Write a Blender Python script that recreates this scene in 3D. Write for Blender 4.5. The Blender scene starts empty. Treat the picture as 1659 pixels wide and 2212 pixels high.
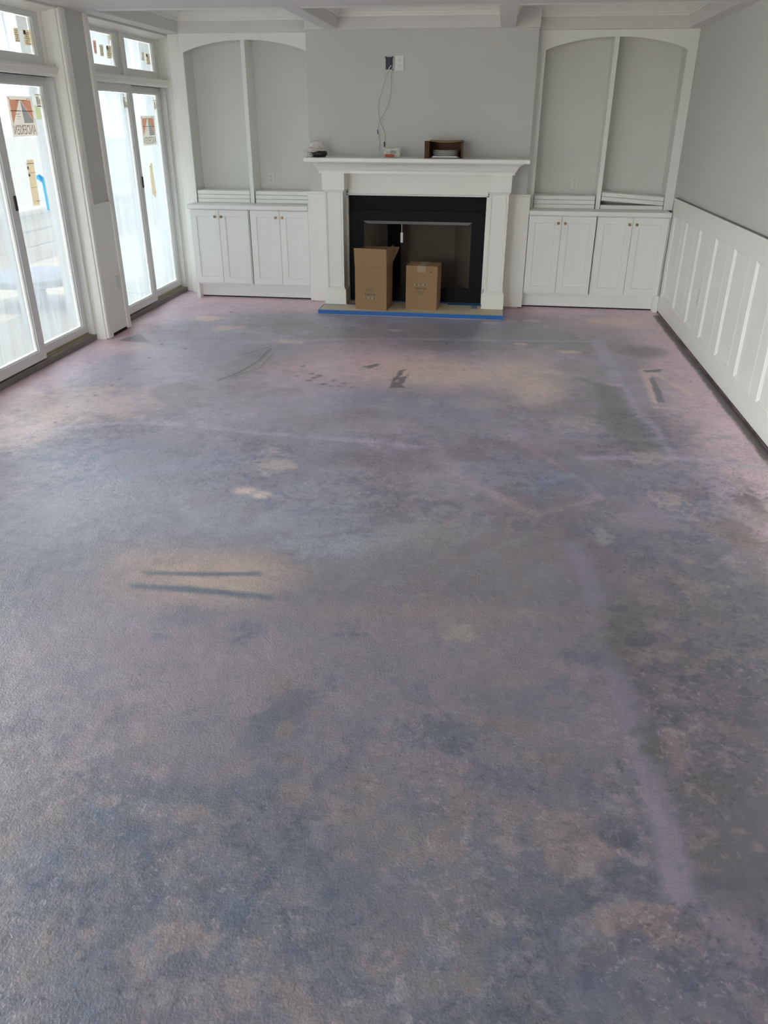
import bpy, bmesh, math, random
import numpy as np
from mathutils import Vector, Matrix, noise

# ------------------------------------------------------------------ camera, world, sun, exposure
S = bpy.context.scene
cd = bpy.data.cameras.new('camera'); cam = bpy.data.objects.new('camera', cd); S.collection.objects.link(cam)
cd.sensor_fit = 'VERTICAL'; cd.sensor_height = 24.0; cd.lens = 24.0 * 1677.048 / 2212.0
cd.clip_start = 0.05; cd.clip_end = 200
cam.matrix_world = Matrix(((0.990624, -0.064794, 0.120277, 0), (0.136566, 0.445109, -0.885002, 0), (0.003806, 0.893129, 0.449784, 1.6), (0, 0, 0, 1)))
S.camera = cam
S.view_settings.view_transform = 'Standard'; S.view_settings.look = 'None'
S.view_settings.exposure = 2.8; S.view_settings.gamma = 1.0; S.view_settings.use_curve_mapping = False
W = bpy.data.worlds.new('sky'); S.world = W; W.use_nodes = True
wn = W.node_tree.nodes; wl = W.node_tree.links
bg = wn['Background']; bg.inputs['Strength'].default_value = 2.9
tc = wn.new('ShaderNodeTexCoord'); sx = wn.new('ShaderNodeSeparateXYZ'); rp = wn.new('ShaderNodeValToRGB')
wl.new(tc.outputs['Generated'], sx.inputs[0]); wl.new(sx.outputs['Z'], rp.inputs[0]); wl.new(rp.outputs[0], bg.inputs[0])
rp.color_ramp.elements[0].position = 0.0; rp.color_ramp.elements[0].color = (0.66, 0.71, 0.74, 1)
rp.color_ramp.elements[1].position = 0.55; rp.color_ramp.elements[1].color = (0.98, 1.0, 1.0, 1)
sd = bpy.data.lights.new('sun', 'SUN'); sd.energy = 5.0; sd.angle = 0.01; sd.color = (1, 0.93, 0.80)
so = bpy.data.objects.new('sun', sd); S.collection.objects.link(so)
so.rotation_euler = Vector((-0.28, 0.22, -1.0)).to_track_quat('-Z', 'Y').to_euler()
def portal(loc, direction, sx_, sy_):
    d = bpy.data.lights.new('portal', 'AREA'); d.shape = 'RECTANGLE'; d.size = sx_; d.size_y = sy_
    d.cycles.is_portal = True
    o = bpy.data.objects.new('portal', d); S.collection.objects.link(o); o.location = loc
    o.rotation_euler = Vector(direction).to_track_quat('-Z', 'Y').to_euler()
portal((-3.42, 5.105, 1.15), (1, 0, 0), 1.66, 2.3); portal((-3.42, 7.155, 1.15), (1, 0, 0), 1.66, 2.3)
portal((-2.42, -2.80, 1.15), (0, 1, 0), 1.3, 2.3); portal((-3.42, 3.055, 1.15), (1, 0, 0), 1.66, 2.3); portal((-3.42, 1.005, 1.15), (1, 0, 0), 1.66, 2.3); portal((-3.42, -1.045, 1.15), (1, 0, 0), 1.66, 2.3)  # portals of the added rear opening and added unseen doors
try:
    S.cycles.use_denoising = True
    S.cycles.max_bounces = 12; S.cycles.diffuse_bounces = 8; S.cycles.transparent_max_bounces = 16
    S.cycles.sample_clamp_indirect = 6.0
except Exception: pass

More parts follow.
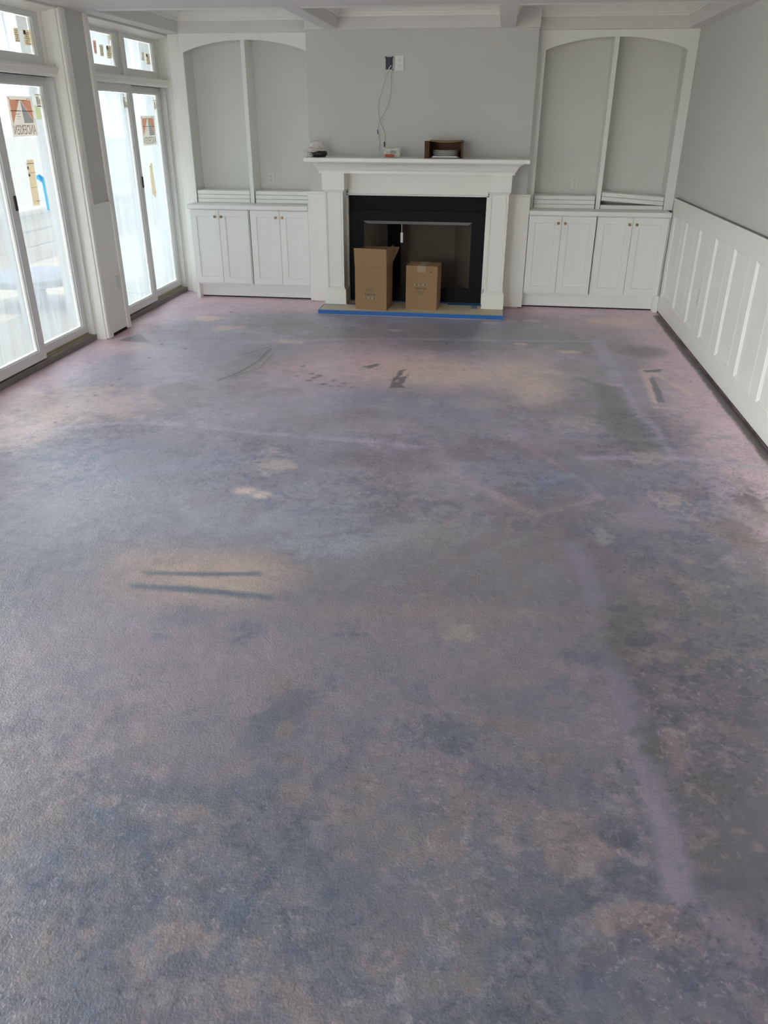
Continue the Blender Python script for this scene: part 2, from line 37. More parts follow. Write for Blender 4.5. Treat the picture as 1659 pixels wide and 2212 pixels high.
FLOOR=[["E",[-0.254,2.017,1.289,0.591],[0.57,0.53,0.58],0.55,0.9,0.2],["E",[-1.089,2.047,0.503,0.49],[0.57,0.53,0.58],0.6,0.9,0.3],["E",[-0.148,1.163,1.02,0.293],[0.38,0.405,0.475],0.35,0.9,0.4],["E",[-1.443,3.192,0.884,0.807],[0.61,0.638,0.71],0.45,0.9,0.3],["E",[-2.678,5.694,0.915,0.778],[0.765,0.745,0.82],0.4,0.9,0.3],["E",[-1.892,3.562,0.62,0.47],[0.61,0.638,0.71],0.4,0.9,0.3],["E",[-0.226,6.627,2.17,0.648],[0.6,0.605,0.615],0.75,0.6,0.4],["E",[-1.82,6.881,0.658,0.537],[0.6,0.605,0.615],0.45,0.7,0.4],["E",[0.389,5.017,0.595,0.73],[0.6,0.605,0.615],0.45,0.7,0.4],["E",[-0.425,4.64,0.545,0.334],[0.61,0.638,0.71],0.7,0.6,0.45],["E",[-1.238,5.726,0.486,0.512],[0.6,0.605,0.615],0.4,0.7,0.4],["E",[-1.756,5.513,0.204,0.462],[0.6,0.605,0.615],0.75,0.6,0.4],["E",[-1.928,4.835,0.578,0.582],[0.693,0.671,0.682],0.4,0.8,0.3],["E",[-0.795,4.273,1.022,0.462],[0.671,0.665,0.693],0.5,0.8,0.4],["E",[1.012,3.566,0.415,0.589],[0.616,0.61,0.671],0.6,0.8,0.4],["E",[-0.81,3.046,0.536,0.268],[0.61,0.638,0.71],0.45,0.7,0.45],["E",[-0.26,2.982,0.4,0.192],[0.6,0.605,0.615],0.45,0.7,0.5],["L",[[1.45,1.0],[1.45,7.6]],0.3,[0.932,0.821,0.838],0.75,0.9,0.25],["L",[[-3.1,7.55],[1.5,7.6]],0.3,[0.932,0.821,0.838],0.8,0.9,0.25],["L",[[-3.05,2.0],[-3.05,7.8]],0.28,[0.932,0.821,0.838],0.7,0.9,0.35],["L",[[-2.75,7.0],[-2.4,7.3],[-1.8,7.35]],0.3,[0.932,0.821,0.838],0.6,0.9,0.35],["L",[[0.2,7.3],[0.2,7.6]],0.2,[0.6,0.46,0.48],0.6,0.9,0.3],["E",[1.546,5.415,0.335,1.167],[0.932,0.821,0.838],0.55,0.9,0.3],["E",[1.411,6.328,0.323,0.862],[0.932,0.821,0.838],0.5,0.9,0.3],["E",[1.099,7.14,0.611,0.454],[0.932,0.821,0.838],0.5,0.9,0.3],["L",[[1.515,1.0],[1.515,7.5]],0.035,[0.25,0.2,0.18],0.95,0.5,0.5],["E",[-0.369,5.418,0.685,0.435],[0.95,0.865,0.81],0.85,0.7,0.3],["E",[-0.684,5.537,0.369,0.36],[0.95,0.865,0.81],0.6,0.8,0.2],["E",[0.284,5.472,0.292,0.515],[0.95,0.865,0.81],0.65,0.8,0.3],["E",[0.348,5.031,0.151,0.298],[0.95,0.865,0.81],0.6,0.7,0.3],["E",[-1.162,5.351,0.492,0.4],[0.932,0.821,0.838],0.6,0.8,0.3],["E",[-0.981,5.877,0.426,0.335],[0.932,0.821,0.838],0.5,0.8,0.3],["E",[-2.579,4.431,0.577,0.47],[0.95,0.865,0.81],0.45,0.9,0.35],["E",[-2.601,3.923,0.21,0.421],[0.95,0.865,0.81],0.5,0.9,0.3],["E",[-3.318,5.032,0.325,0.43],[0.932,0.821,0.838],0.5,0.9,0.3],["E",[-2.786,5.233,0.298,0.454],[0.765,0.745,0.82],0.6,0.8,0.4],["E",[1.188,7.19,0.226,0.258],[0.95,0.865,0.81],0.7,0.7,0.3],["E",[0.922,7.234,0.104,0.112],[0.95,0.865,0.81],0.6,0.6,0.3],["E",[0.622,6.104,0.1,0.055],[0.95,0.865,0.81],0.8,0.5,0.3],["E",[0.252,6.289,0.059,0.044],[0.95,0.865,0.81],0.7,0.5,0.3],["E",[0.855,5.276,0.082,0.053],[0.95,0.865,0.81],0.8,0.5,0.4],["E",[0.733,5.71,0.081,0.123],[0.95,0.865,0.81],0.55,0.8,0.3],["E",[-2.51,6.776,0.227,0.088],[0.95,0.865,0.81],0.75,0.6,0.4],["E",[-2.269,6.44,0.177,0.113],[0.95,0.865,0.81],0.7,0.7,0.4],["E",[-1.625,6.077,0.167,0.072],[0.95,0.865,0.81],0.7,0.7,0.4],["E",[-0.787,6.583,0.156,0.066],[0.95,0.865,0.81],0.6,0.6,0.4],["E",[0.001,6.999,0.102,0.072],[0.95,0.865,0.81],0.6,0.6,0.4],["E",[0.371,7.129,0.083,0.055],[0.95,0.865,0.81],0.5,0.6,0.4],["E",[-1.125,3.284,0.057,0.046],[0.95,0.865,0.81],0.75,0.7,0.2],["E",[-1.03,3.245,0.048,0.045],[0.95,0.865,0.81],0.75,0.7,0.2],["E",[-2.759,5.705,0.215,0.185],[0.95,0.865,0.81],0.45,0.9,0.3],["P",[[-2.985,5.898],[-2.914,6.142],[-2.751,5.949],[-2.673,5.856],[-2.862,5.887]],[0.45,0.45,0.49],0.8,0.01,0.0],["L",[[-2.436,3.949],[-2.082,4.103],[-1.74,4.106],[-1.05,4.019],[-0.548,4.007],[-0.359,3.965]],0.034,[0.765,0.745,0.82],0.5,0.7,0.3],["L",[[-2.455,4.862],[-1.994,4.953],[-1.556,5.03],[-1.104,5.044]],0.022,[0.765,0.745,0.82],0.5,0.6,0.2],["L",[[-1.561,6.131],[-0.862,6.284],[-0.028,6.366],[0.871,6.458]],0.03,[0.765,0.745,0.82],0.7,0.6,0.2],["L",[[-2.868,5.856],[-2.221,6.0],[-1.537,6.03]],0.026,[0.765,0.745,0.82],0.45,0.6,0.2],["L",[[0.875,6.504],[0.895,5.881],[0.889,5.301],[0.897,4.908],[0.953,4.451],[0.982,4.029]],0.0645,[0.765,0.745,0.82],0.6,0.55,0.2],["L",[[0.54,3.932],[0.881,4.001],[1.12,4.004],[1.472,3.931]],0.0315,[0.765,0.745,0.82],0.55,0.7,0.3],["L",[[0.4,2.944],[0.447,2.688],[0.465,2.433],[0.465,2.237],[0.491,2.044],[0.504,1.796],[0.524,1.574],[0.528,1.427],[0.523,1.296]],0.0425,[0.535,0.515,0.575],0.92,0.5,0.1],["L",[[-0.53,2.296],[-0.199,2.362],[0.136,2.401],[0.5,2.423]],0.05,[0.6,0.535,0.55],0.35,0.9,0.3],["L",[[0.523,1.296],[0.603,1.242],[0.688,1.198]],0.036,[0.53,0.515,0.565],0.6,0.7,0.15],["E",[0.757,5.097,0.097,0.342],[0.6,0.605,0.615],0.8,0.6,0.6],["E",[0.81,4.489,0.114,0.322],[0.6,0.605,0.615],0.85,0.5,0.6],["E",[0.893,4.158,0.111,0.198],[0.6,0.605,0.615],0.85,0.5,0.5],["E",[0.651,5.609,0.232,0.239],[0.6,0.605,0.615],0.5,0.7,0.5],["E",[1.195,6.197,0.179,0.198],[0.45,0.44,0.47],0.7,0.6,0.3],["E",[0.528,3.071,0.075,0.147],[0.6,0.605,0.615],0.85,0.6,0.6],["E",[1.131,3.138,0.149,0.141],[0.516,0.46,0.438],0.8,0.6,0.7],["E",[1.137,3.484,0.174,0.136],[0.42,0.38,0.4],0.6,0.6,0.7],["E",[1.275,3.386,0.084,0.198],[0.516,0.46,0.438],0.6,0.6,0.7],["E",[1.203,3.76,0.208,0.13],[0.516,0.46,0.438],0.4,0.7,0.8],["E",[0.564,2.428,0.116,0.179],[0.41,0.405,0.405],0.7,0.7,0.5],["E",[0.529,2.277,0.053,0.123],[0.36,0.37,0.32],0.8,0.5,0.5],["E",[0.73,2.537,0.221,0.128],[0.41,0.405,0.405],0.6,0.7,0.5],["E",[0.702,2.159,0.254,0.2],[0.45,0.45,0.47],0.6,0.8,0.5],["E",[0.557,1.887,0.096,0.125],[0.4,0.4,0.42],0.7,0.6,0.5],["E",[0.549,1.757,0.047,0.056],[0.36,0.36,0.33],0.85,0.5,0.4],["E",[0.691,1.62,0.134,0.132],[0.38,0.38,0.4],0.75,0.7,0.4],["E",[0.65,1.642,0.062,0.068],[0.38,0.36,0.33],0.7,0.6,0.5],["E",[0.689,1.433,0.101,0.154],[0.345,0.36,0.405],0.7,0.7,0.4],["E",[0.813,1.806,0.079,0.096],[0.42,0.42,0.47],0.6,0.7,0.4],["E",[0.628,1.444,0.068,0.086],[0.4,0.38,0.37],0.55,0.7,0.5],["P",[[0.735,5.299],[0.883,5.248],[0.899,4.817],[0.96,4.414],[0.981,4.022],[0.807,3.984],[0.716,4.455]],[0.52,0.52,0.525],0.85,0.05,0.5],["P",[[0.491,2.322],[0.734,2.302],[0.95,2.11],[0.697,1.227],[0.571,1.278],[0.569,1.475],[0.545,1.592],[0.518,1.76],[0.498,2.045]],[0.385,0.38,0.41],0.6,0.08,0.5],["P",[[0.501,2.731],[1.2,2.98],[0.943,2.086],[0.718,2.222],[0.494,2.308]],[0.44,0.435,0.455],0.5,0.08,0.6],["E",[0.65,2.551,0.028,0.02],[0.56,0.53,0.51],0.6,0.35,0.8],["E",[0.735,2.471,0.033,0.019],[0.56,0.53,0.51],0.6,0.35,0.8],["E",[0.836,2.643,0.042,0.02],[0.56,0.53,0.51],0.5,0.35,0.8],["E",[0.838,2.428,0.026,0.018],[0.56,0.53,0.51],0.6,0.35,0.8],["E",[0.653,2.373,0.039,0.029],[0.56,0.53,0.51],0.6,0.35,0.8],["E",[0.723,2.328,0.047,0.028],[0.56,0.53,0.51],0.5,0.35,0.8],["E",[0.579,2.202,0.024,0.031],[0.56,0.53,0.51],0.5,0.35,0.8],["E",[0.841,2.24,0.046,0.026],[0.56,0.53,0.51],0.5,0.35,0.8],["E",[0.656,2.213,0.028,0.026],[0.56,0.53,0.51],0.6,0.35,0.8],["E",[0.732,2.149,0.036,0.024],[0.56,0.53,0.51],0.5,0.35,0.8],["E",[0.571,2.056,0.02,0.019],[0.56,0.53,0.51],0.6,0.35,0.8],["E",[0.679,2.026,0.034,0.018],[0.56,0.53,0.51],0.5,0.35,0.8],["E",[0.599,1.971,0.028,0.022],[0.56,0.53,0.51],0.5,0.35,0.8],["E",[0.77,2.061,0.024,0.024],[0.56,0.53,0.51],0.5,0.35,0.8],["E",[0.564,1.924,0.022,0.017],[0.56,0.53,0.51],0.6,0.35,0.8],["E",[0.641,2.716,0.036,0.018],[0.56,0.53,0.51],0.5,0.35,0.8],["E",[0.975,2.8,0.054,0.018],[0.56,0.53,0.51],0.5,0.35,0.8],["E",[0.847,2.873,0.056,0.019],[0.56,0.53,0.51],0.5,0.35,0.8],["E",[1.002,2.51,0.034,0.015],[0.56,0.53,0.51],0.5,0.35,0.8],["E",[0.436,3.572,0.248,0.222],[0.46,0.51,0.61],0.75,0.6,0.45],["E",[0.167,3.708,0.281,0.268],[0.61,0.638,0.71],0.55,0.7,0.4],["L",[[0.121,4.214],[0.271,4.024],[0.417,3.788],[0.509,3.626],[0.568,3.447]],0.0285,[0.932,0.821,0.838],0.13,0.9,0.8],["L",[[0.568,3.447],[0.418,3.325],[0.266,3.23],[0.184,3.29],[-0.063,3.543]],0.0375,[0.932,0.821,0.838],0.14,0.9,0.8],["L",[[-0.286,4.01],[-0.18,3.762],[-0.111,3.593]],0.0605,[0.932,0.821,0.838],0.12,0.9,0.8],["P",[[-0.642,4.988],[-0.642,5.135],[-0.583,5.122],[-0.537,4.994],[-0.593,4.995]],[0.42,0.42,0.46],0.9,0.004,0.0],["P",[[-0.628,5.224],[-0.556,5.28],[-0.562,5.104],[-0.596,5.12]],[0.44,0.44,0.48],0.85,0.004,0.0],["P",[[-0.654,5.176],[-0.611,5.362],[-0.589,5.343],[-0.633,5.115]],[0.34,0.34,0.37],0.8,0.004,0.0],["P",[[-0.633,5.268],[-0.63,5.406],[-0.575,5.45],[-0.6,5.376]],[0.4,0.4,0.43],0.8,0.004,0.0],["P",[[-0.564,5.125],[-0.563,5.347],[-0.551,5.326],[-0.556,5.169]],[0.32,0.32,0.35],0.8,0.004,0.0],["P",[[-0.908,5.459],[-0.849,5.517],[-0.8,5.561],[-0.787,5.514],[-0.841,5.421]],[0.4,0.4,0.43],0.8,0.004,0.0],["E",[-1.167,5.188,0.023,0.021],[0.36,0.35,0.37],0.8,0.4,0.5],["E",[-1.234,5.223,0.022,0.022],[0.36,0.35,0.37],0.8,0.4,0.5],["E",[-1.049,5.095,0.022,0.021],[0.36,0.35,0.37],0.8,0.4,0.5],["E",[-0.977,4.969,0.022,0.02],[0.36,0.35,0.37],0.8,0.4,0.5],["E",[-0.898,4.97,0.022,0.02],[0.36,0.35,0.37],0.8,0.4,0.5],["E",[-1.095,5.003,0.022,0.02],[0.36,0.35,0.37],0.8,0.4,0.5],["E",[-1.337,5.418,0.023,0.024],[0.36,0.35,0.37],0.8,0.4,0.5],["E",[-0.959,5.045,0.022,0.021],[0.36,0.35,0.37],0.8,0.4,0.5],["E",[-1.213,5.071,0.022,0.021],[0.36,0.35,0.37],0.8,0.4,0.5],["E",[-1.189,5.139,0.022,0.021],[0.36,0.35,0.37],0.8,0.4,0.5],["E",[-1.04,4.97,0.022,0.021],[0.36,0.35,0.37],0.8,0.4,0.5],["E",[-1.327,5.163,0.023,0.021],[0.36,0.35,0.37],0.8,0.4,0.5],["L",[[-1.701,5.861],[-1.695,5.514],[-1.742,5.203],[-1.837,4.977]],0.013,[0.42,0.41,0.42],0.8,0.7,0.3],["L",[[-1.637,5.692],[-1.638,5.313],[-1.766,5.064]],0.0085,[0.45,0.44,0.44],0.7,0.7,0.3],["L",[[-1.87,5.617],[-1.716,5.916]],0.011,[0.42,0.42,0.42],0.7,0.7,0.3],["L",[[1.125,5.695],[1.085,4.954]],0.038,[0.95,0.865,0.81],0.7,0.7,0.2],["L",[[1.144,5.651],[1.239,5.461],[1.329,5.143]],0.026,[0.95,0.865,0.81],0.7,0.7,0.2],["L",[[1.082,5.665],[1.288,5.731]],0.0235,[0.95,0.865,0.81],0.5,0.8,0.2],["L",[[1.057,4.841],[1.234,4.814]],0.023,[0.95,0.865,0.81],0.55,0.8,0.3],["P",[[1.102,5.668],[1.261,5.727],[1.228,5.652],[1.132,5.614]],[0.46,0.45,0.5],0.9,0.004,0.0],["P",[[1.125,5.488],[1.159,5.504],[1.154,5.258],[1.141,4.963],[1.089,4.927]],[0.45,0.46,0.51],0.9,0.004,0.0],["E",[-1.052,2.502,0.36,0.208],[0.72,0.64,0.605],0.85,0.8,0.2],["E",[-1.282,2.416,0.212,0.193],[0.6,0.535,0.55],0.5,0.9,0.3],["E",[-1.409,2.609,0.188,0.145],[0.665,0.6,0.575],0.4,0.9,0.3],["E",[-0.882,2.556,0.164,0.154],[0.665,0.6,0.575],0.4,0.8,0.3],["P",[[-1.319,2.49],[-1.135,2.509],[-0.845,2.551],[-0.827,2.529],[-1.052,2.49],[-1.273,2.472]],[0.38,0.42,0.48],0.95,0.012,0.15],["P",[[-1.325,2.398],[-1.098,2.411],[-0.912,2.404],[-0.75,2.395],[-0.734,2.362],[-0.936,2.368],[-1.118,2.368],[-1.3,2.368]],[0.38,0.42,0.48],0.95,0.012,0.15],["E",[-2.598,5.853,0.01,0.022],[0.16,0.15,0.14],0.9,0.4,0.2],["E",[-2.36,5.746,0.01,0.022],[0.16,0.15,0.14],0.9,0.4,0.2],["E",[-2.532,5.45,0.009,0.019],[0.16,0.15,0.14],0.9,0.4,0.2],["E",[-2.499,5.136,0.008,0.017],[0.16,0.15,0.14],0.9,0.4,0.2],["E",[-2.513,4.908,0.008,0.017],[0.16,0.15,0.14],0.9,0.4,0.2],["E",[-2.501,4.761,0.008,0.015],[0.16,0.15,0.14],0.9,0.4,0.2],["E",[-2.518,4.548,0.008,0.014],[0.16,0.15,0.14],0.9,0.4,0.2],["E",[-2.508,4.427,0.008,0.014],[0.16,0.15,0.14],0.9,0.4,0.2],["E",[-2.583,4.307,0.007,0.013],[0.16,0.15,0.14],0.9,0.4,0.2],["E",[-2.52,4.178,0.007,0.013],[0.16,0.15,0.14],0.9,0.4,0.2],["E",[-2.514,4.039,0.007,0.012],[0.16,0.15,0.14],0.9,0.4,0.2],["E",[-2.509,3.915,0.007,0.011],[0.16,0.15,0.14],0.9,0.4,0.2],["E",[-2.52,3.795,0.006,0.011],[0.16,0.15,0.14],0.9,0.4,0.2],["E",[-2.511,3.662,0.006,0.011],[0.16,0.15,0.14],0.9,0.4,0.2],["E",[-2.518,3.559,0.006,0.01],[0.16,0.15,0.14],0.9,0.4,0.2],["E",[-2.407,7.061,0.012,0.03],[0.16,0.15,0.14],0.9,0.4,0.2],["E",[-0.34,6.213,0.009,0.023],[0.16,0.15,0.14],0.9,0.4,0.2],["E",[1.396,5.441,0.009,0.017],[0.16,0.15,0.14],0.9,0.4,0.2],["E",[-1.583,3.507,0.006,0.009],[0.16,0.15,0.14],0.9,0.4,0.2],["E",[-1.75,3.187,0.005,0.008],[0.16,0.15,0.14],0.9,0.4,0.2],["E",[-0.799,2.078,0.059,0.051],[0.35,0.375,0.44],0.68,0.7,0.9],["E",[-0.769,2.17,0.081,0.032],[0.38,0.405,0.475],0.51,0.7,0.9],["E",[-0.409,2.192,0.064,0.022],[0.35,0.375,0.44],0.595,0.7,0.9],["E",[-1.011,2.252,0.1,0.058],[0.38,0.405,0.475],0.34,0.7,0.9],["E",[-1.059,2.085,0.022,0.016],[0.38,0.405,0.475],0.51,0.7,0.9],["E",[-0.547,1.768,0.083,0.08],[0.35,0.375,0.44],0.595,0.7,0.9],["E",[-0.589,1.663,0.146,0.084],[0.38,0.405,0.475],0.51,0.7,0.9],["E",[-0.42,1.916,0.038,0.067],[0.38,0.405,0.475],0.51,0.7,0.9],["E",[-0.322,1.7,0.093,0.075],[0.38,0.405,0.475],0.425,0.7,0.9],["E",[-0.031,1.78,0.149,0.069],[0.38,0.405,0.475],0.5525,0.7,0.9],["E",[0.075,1.943,0.215,0.089],[0.38,0.405,0.475],0.425,0.7,0.9],["E",[-0.001,1.725,0.106,0.047],[0.38,0.405,0.475],0.51,0.7,0.9],["E",[0.35,2.003,0.087,0.057],[0.38,0.405,0.475],0.51,0.7,0.9],["E",[0.438,2.158,0.092,0.05],[0.38,0.405,0.475],0.425,0.7,0.9],["E",[-0.061,1.461,0.048,0.033],[0.35,0.375,0.44],0.6375,0.7,0.9],["E",[0.407,1.457,0.081,0.102],[0.35,0.375,0.44],0.6375,0.7,0.9],["E",[0.474,1.522,0.036,0.078],[0.38,0.405,0.475],0.51,0.7,0.9],["E",[-0.879,1.287,0.15,0.068],[0.38,0.405,0.475],0.425,0.7,0.9],["E",[-0.637,1.397,0.144,0.089],[0.38,0.405,0.475],0.4675,0.7,0.9],["E",[-0.775,1.245,0.136,0.065],[0.38,0.405,0.475],0.425,0.7,0.9],["E",[-0.463,1.222,0.142,0.062],[0.38,0.405,0.475],0.4675,0.7,0.9],["E",[-0.594,1.139,0.117,0.04],[0.38,0.405,0.475],0.425,0.7,0.9],["E",[-0.12,1.147,0.124,0.051],[0.38,0.405,0.475],0.425,0.7,0.9],["E",[0.177,1.113,0.159,0.065],[0.38,0.405,0.475],0.4675,0.7,0.9],["E",[-0.774,0.897,0.133,0.054],[0.38,0.405,0.475],0.51,0.7,0.9],["E",[-0.192,0.959,0.151,0.037],[0.38,0.405,0.475],0.425,0.7,0.9],["E",[0.364,1.047,0.133,0.049],[0.38,0.405,0.475],0.3825,0.7,0.9],["E",[0.288,1.264,0.118,0.049],[0.38,0.405,0.475],0.4675,0.7,0.9],["E",[-0.269,1.15,0.094,0.045],[0.38,0.405,0.475],0.3825,0.7,0.9],["E",[-0.953,1.127,0.13,0.071],[0.38,0.405,0.475],0.34,0.7,0.9],["E",[-0.467,1.021,0.109,0.051],[0.38,0.405,0.475],0.3825,0.7,0.9],["E",[-0.657,2.396,0.086,0.043],[0.38,0.405,0.475],0.255,0.7,0.9],["E",[-0.729,2.865,0.177,0.09],[0.61,0.638,0.71],0.425,0.7,0.9],["E",[-1.182,3.563,0.425,0.204],[0.61,0.638,0.71],0.34,0.7,0.9],["E",[0.107,1.329,0.089,0.067],[0.38,0.405,0.475],0.34,0.7,0.9],["E",[-0.212,1.587,0.177,0.051],[0.38,0.405,0.475],0.34,0.7,0.9],["E",[-0.52,1.7,0.022,0.042],[0.53,0.485,0.49],0.7,0.45,0.75],["E",[-0.448,1.77,0.017,0.02],[0.53,0.485,0.49],0.6,0.45,0.75],["E",[-0.48,1.583,0.044,0.024],[0.53,0.485,0.49],0.7,0.45,0.75],["E",[-0.429,1.455,0.037,0.034],[0.53,0.485,0.49],0.6,0.45,0.75],["E",[-0.595,1.891,0.043,0.057],[0.53,0.485,0.49],0.45,0.45,0.75],["E",[-0.79,1.795,0.042,0.033],[0.53,0.485,0.49],0.45,0.45,0.75],["E",[-0.041,2.246,0.054,0.044],[0.6,0.565,0.55],0.75,0.45,0.75],["E",[-0.238,2.409,0.028,0.036],[0.6,0.565,0.55],0.7,0.45,0.75],["E",[-0.174,2.465,0.052,0.025],[0.6,0.565,0.55],0.4,0.45,0.75],["E",[-0.686,1.357,0.042,0.034],[0.53,0.485,0.49],0.65,0.45,0.75],["E",[-0.673,1.271,0.038,0.013],[0.53,0.485,0.49],0.7,0.45,0.75],["E",[-0.92,1.369,0.017,0.011],[0.53,0.485,0.49],0.6,0.45,0.75],["E",[-0.878,1.148,0.02,0.021],[0.53,0.485,0.49],0.6,0.45,0.75],["E",[-0.582,1.021,0.055,0.039],[0.53,0.485,0.49],0.7,0.45,0.75],["E",[-0.648,0.953,0.008,0.019],[0.53,0.485,0.49],0.6,0.45,0.75],["E",[-0.789,1.008,0.016,0.017],[0.53,0.485,0.49],0.6,0.45,0.75],["E",[-0.424,1.048,0.026,0.021],[0.53,0.485,0.49],0.5,0.45,0.75],["E",[-0.442,0.943,0.057,0.037],[0.53,0.485,0.49],0.5,0.45,0.75],["E",[-0.326,0.95,0.038,0.042],[0.53,0.485,0.49],0.45,0.45,0.75],["E",[-0.125,1.027,0.058,0.03],[0.53,0.485,0.49],0.65,0.45,0.75],["E",[-0.275,1.436,0.06,0.12],[0.53,0.485,0.49],0.4,0.45,0.75],["E",[-0.142,1.335,0.068,0.082],[0.53,0.485,0.49],0.4,0.45,0.75],["E",[0.011,1.474,0.072,0.092],[0.53,0.485,0.49],0.45,0.45,0.75],["E",[-0.027,1.321,0.056,0.035],[0.53,0.485,0.49],0.5,0.45,0.75],["E",[0.221,1.683,0.077,0.033],[0.53,0.485,0.49],0.55,0.45,0.75],["E",[0.132,1.802,0.081,0.04],[0.53,0.485,0.49],0.4,0.45,0.75],["E",[0.258,1.448,0.07,0.073],[0.53,0.485,0.49],0.6,0.45,0.75],["E",[0.286,1.367,0.056,0.054],[0.53,0.485,0.49],0.6,0.45,0.75],["E",[0.388,1.393,0.032,0.014],[0.53,0.485,0.49],0.6,0.45,0.75],["E",[0.225,1.266,0.021,0.012],[0.53,0.485,0.49],0.5,0.45,0.75],["E",[0.417,1.217,0.083,0.053],[0.53,0.485,0.49],0.8,0.45,0.75],["E",[0.465,1.207,0.102,0.052],[0.53,0.485,0.49],0.5,0.45,0.75],["E",[0.596,1.775,0.029,0.095],[0.53,0.485,0.49],0.75,0.45,0.75],["E",[0.591,1.7,0.028,0.053],[0.53,0.485,0.49],0.7,0.45,0.75],["E",[0.779,2.231,0.077,0.052],[0.53,0.485,0.49],0.45,0.45,0.75],["E",[0.814,2.707,0.09,0.056],[0.6,0.565,0.55],0.45,0.45,0.75],["E",[0.769,2.847,0.223,0.13],[0.6,0.565,0.55],0.3,0.45,0.75],["E",[0.591,2.182,0.077,0.102],[0.53,0.485,0.49],0.4,0.45,0.75],["E",[0.752,2.105,0.045,0.034],[0.53,0.485,0.49],0.5,0.45,0.75],["E",[0.625,2.042,0.101,0.07],[0.53,0.485,0.49],0.35,0.45,0.75],["E",[0.793,1.875,0.054,0.028],[0.53,0.485,0.49],0.4,0.45,0.75],["E",[0.836,1.844,0.019,0.039],[0.53,0.485,0.49],0.5,0.45,0.75],["E",[0.742,1.457,0.009,0.009],[0.53,0.485,0.49],0.8,0.45,0.75],["E",[0.698,1.5,0.028,0.009],[0.53,0.485,0.49],0.6,0.45,0.75],["E",[0.388,1.819,0.014,0.04],[0.53,0.485,0.49],0.4,0.45,0.75],["E",[-0.141,1.782,0.041,0.016],[0.53,0.485,0.49],0.4,0.45,0.75],["E",[0.05,1.81,0.027,0.012],[0.53,0.485,0.49],0.4,0.45,0.75],["E",[0.004,1.616,0.051,0.027],[0.53,0.485,0.49],0.4,0.45,0.75],["E",[0.168,1.131,0.012,0.013],[0.53,0.485,0.49],0.6,0.45,0.75],["E",[-0.326,1.072,0.012,0.015],[0.53,0.485,0.49],0.5,0.45,0.75],["E",[-0.468,1.219,0.013,0.02],[0.53,0.485,0.49],0.5,0.45,0.75],["E",[0.971,2.284,0.022,0.014],[0.53,0.485,0.49],0.6,0.45,0.75],["E",[0.064,1.268,0.015,0.018],[0.53,0.485,0.49],0.5,0.45,0.75],["E",[-1.011,1.067,0.021,0.015],[0.53,0.485,0.49],0.5,0.45,0.75],["E",[-0.243,0.923,0.037,0.013],[0.53,0.485,0.49],0.4,0.45,0.75],["E",[0.872,3.417,0.086,0.082],[0.871,0.815,0.76],0.5,0.45,0.75],["E",[0.499,4.425,0.162,0.111],[0.871,0.815,0.76],0.3,0.45,0.75],["E",[-0.654,4.586,0.086,0.052],[0.871,0.815,0.76],0.3,0.45,0.75],["E",[-0.083,4.762,0.35,0.073],[0.871,0.815,0.76],0.3,0.45,0.75],["E",[-1.088,3.571,0.094,0.116],[0.871,0.815,0.76],0.4,0.45,0.75],["E",[-1.106,3.823,0.075,0.091],[0.871,0.815,0.76],0.4,0.45,0.75],["E",[0.778,3.065,0.292,0.506],[0.6,0.57,0.6],0.3,0.8,0.9],["E",[0.878,3.983,0.11,0.092],[0.82,0.77,0.75],0.5,0.6,0.7]]  # far marks carry lighter colours to offset the weaker light there
STICK={"big1": [[5.397,1.739],[5.708,1.742],[5.706,1.498],[5.39,1.495]],"small1": [[5.755,1.758],[5.821,1.758],[5.816,1.678],[5.753,1.677]],"yel": [[5.724,1.691],[5.8,1.672],[5.798,1.603],[5.727,1.601]],"tan1": [[5.496,1.35],[5.585,1.35],[5.564,1.052],[5.476,1.056]],"blue": [[5.579,1.246],[5.624,1.254],[5.678,1.228],[5.679,1.005],[5.646,1.011],[5.64,1.195],[5.576,1.226]],"big2": [[7.49,1.635],[7.81,1.637],[7.79,1.392],[7.48,1.388]],"small2": [[7.069,1.768],[7.139,1.771],[7.133,1.689],[7.067,1.689]],"small3": [[7.83,1.766],[7.894,1.767],[7.886,1.687],[7.833,1.687]],"tan2": [[7.585,1.238],[7.629,1.24],[7.628,1.168],[7.645,0.98],[7.632,0.941],[7.593,0.946],[7.549,0.993],[7.55,1.145]],"t1": [[5.614,2.138],[5.671,2.144],[5.675,2.065],[5.615,2.058]],"t2": [[5.726,2.139],[5.817,2.143],[5.814,2.053],[5.728,2.05]],"u1": [[6.741,2.158],[6.795,2.161],[6.784,2.07],[6.741,2.07]],"u2": [[6.846,2.138],[6.913,2.141],[6.903,2.059],[6.843,2.059]],"u3": [[6.968,2.14],[7.059,2.144],[7.051,2.054],[6.962,2.047]],"u4": [[7.035,2.22],[7.073,2.217],[7.066,2.184],[7.04,2.19]],"v1": [[7.667,2.146],[7.72,2.145],[7.706,2.074],[7.645,2.082],[7.683,2.113]],"v2": [[7.759,2.138],[7.847,2.138],[7.841,2.055],[7.754,2.05]]}
CAB1=[[-0.991,2.031],[-1.015,1.998],[-1.041,1.932],[-1.058,1.884],[-1.086,1.806],[-1.106,1.753],[-1.112,1.721],[-1.107,1.671],[-1.097,1.602],[-1.085,1.572],[-1.062,1.537],[-1.048,1.503],[-1.046,1.47],[-1.048,1.431]]
CAB2=[[-0.963,2.032],[-0.986,1.998],[-0.995,1.947],[-0.994,1.869],[-1.001,1.803],[-1.017,1.742],[-1.037,1.695],[-1.067,1.647],[-1.09,1.608],[-1.105,1.581],[-1.111,1.548],[-1.109,1.512],[-1.104,1.476],[-1.095,1.436],[-1.1,1.396],[-1.098,1.381]]

random.seed(4)
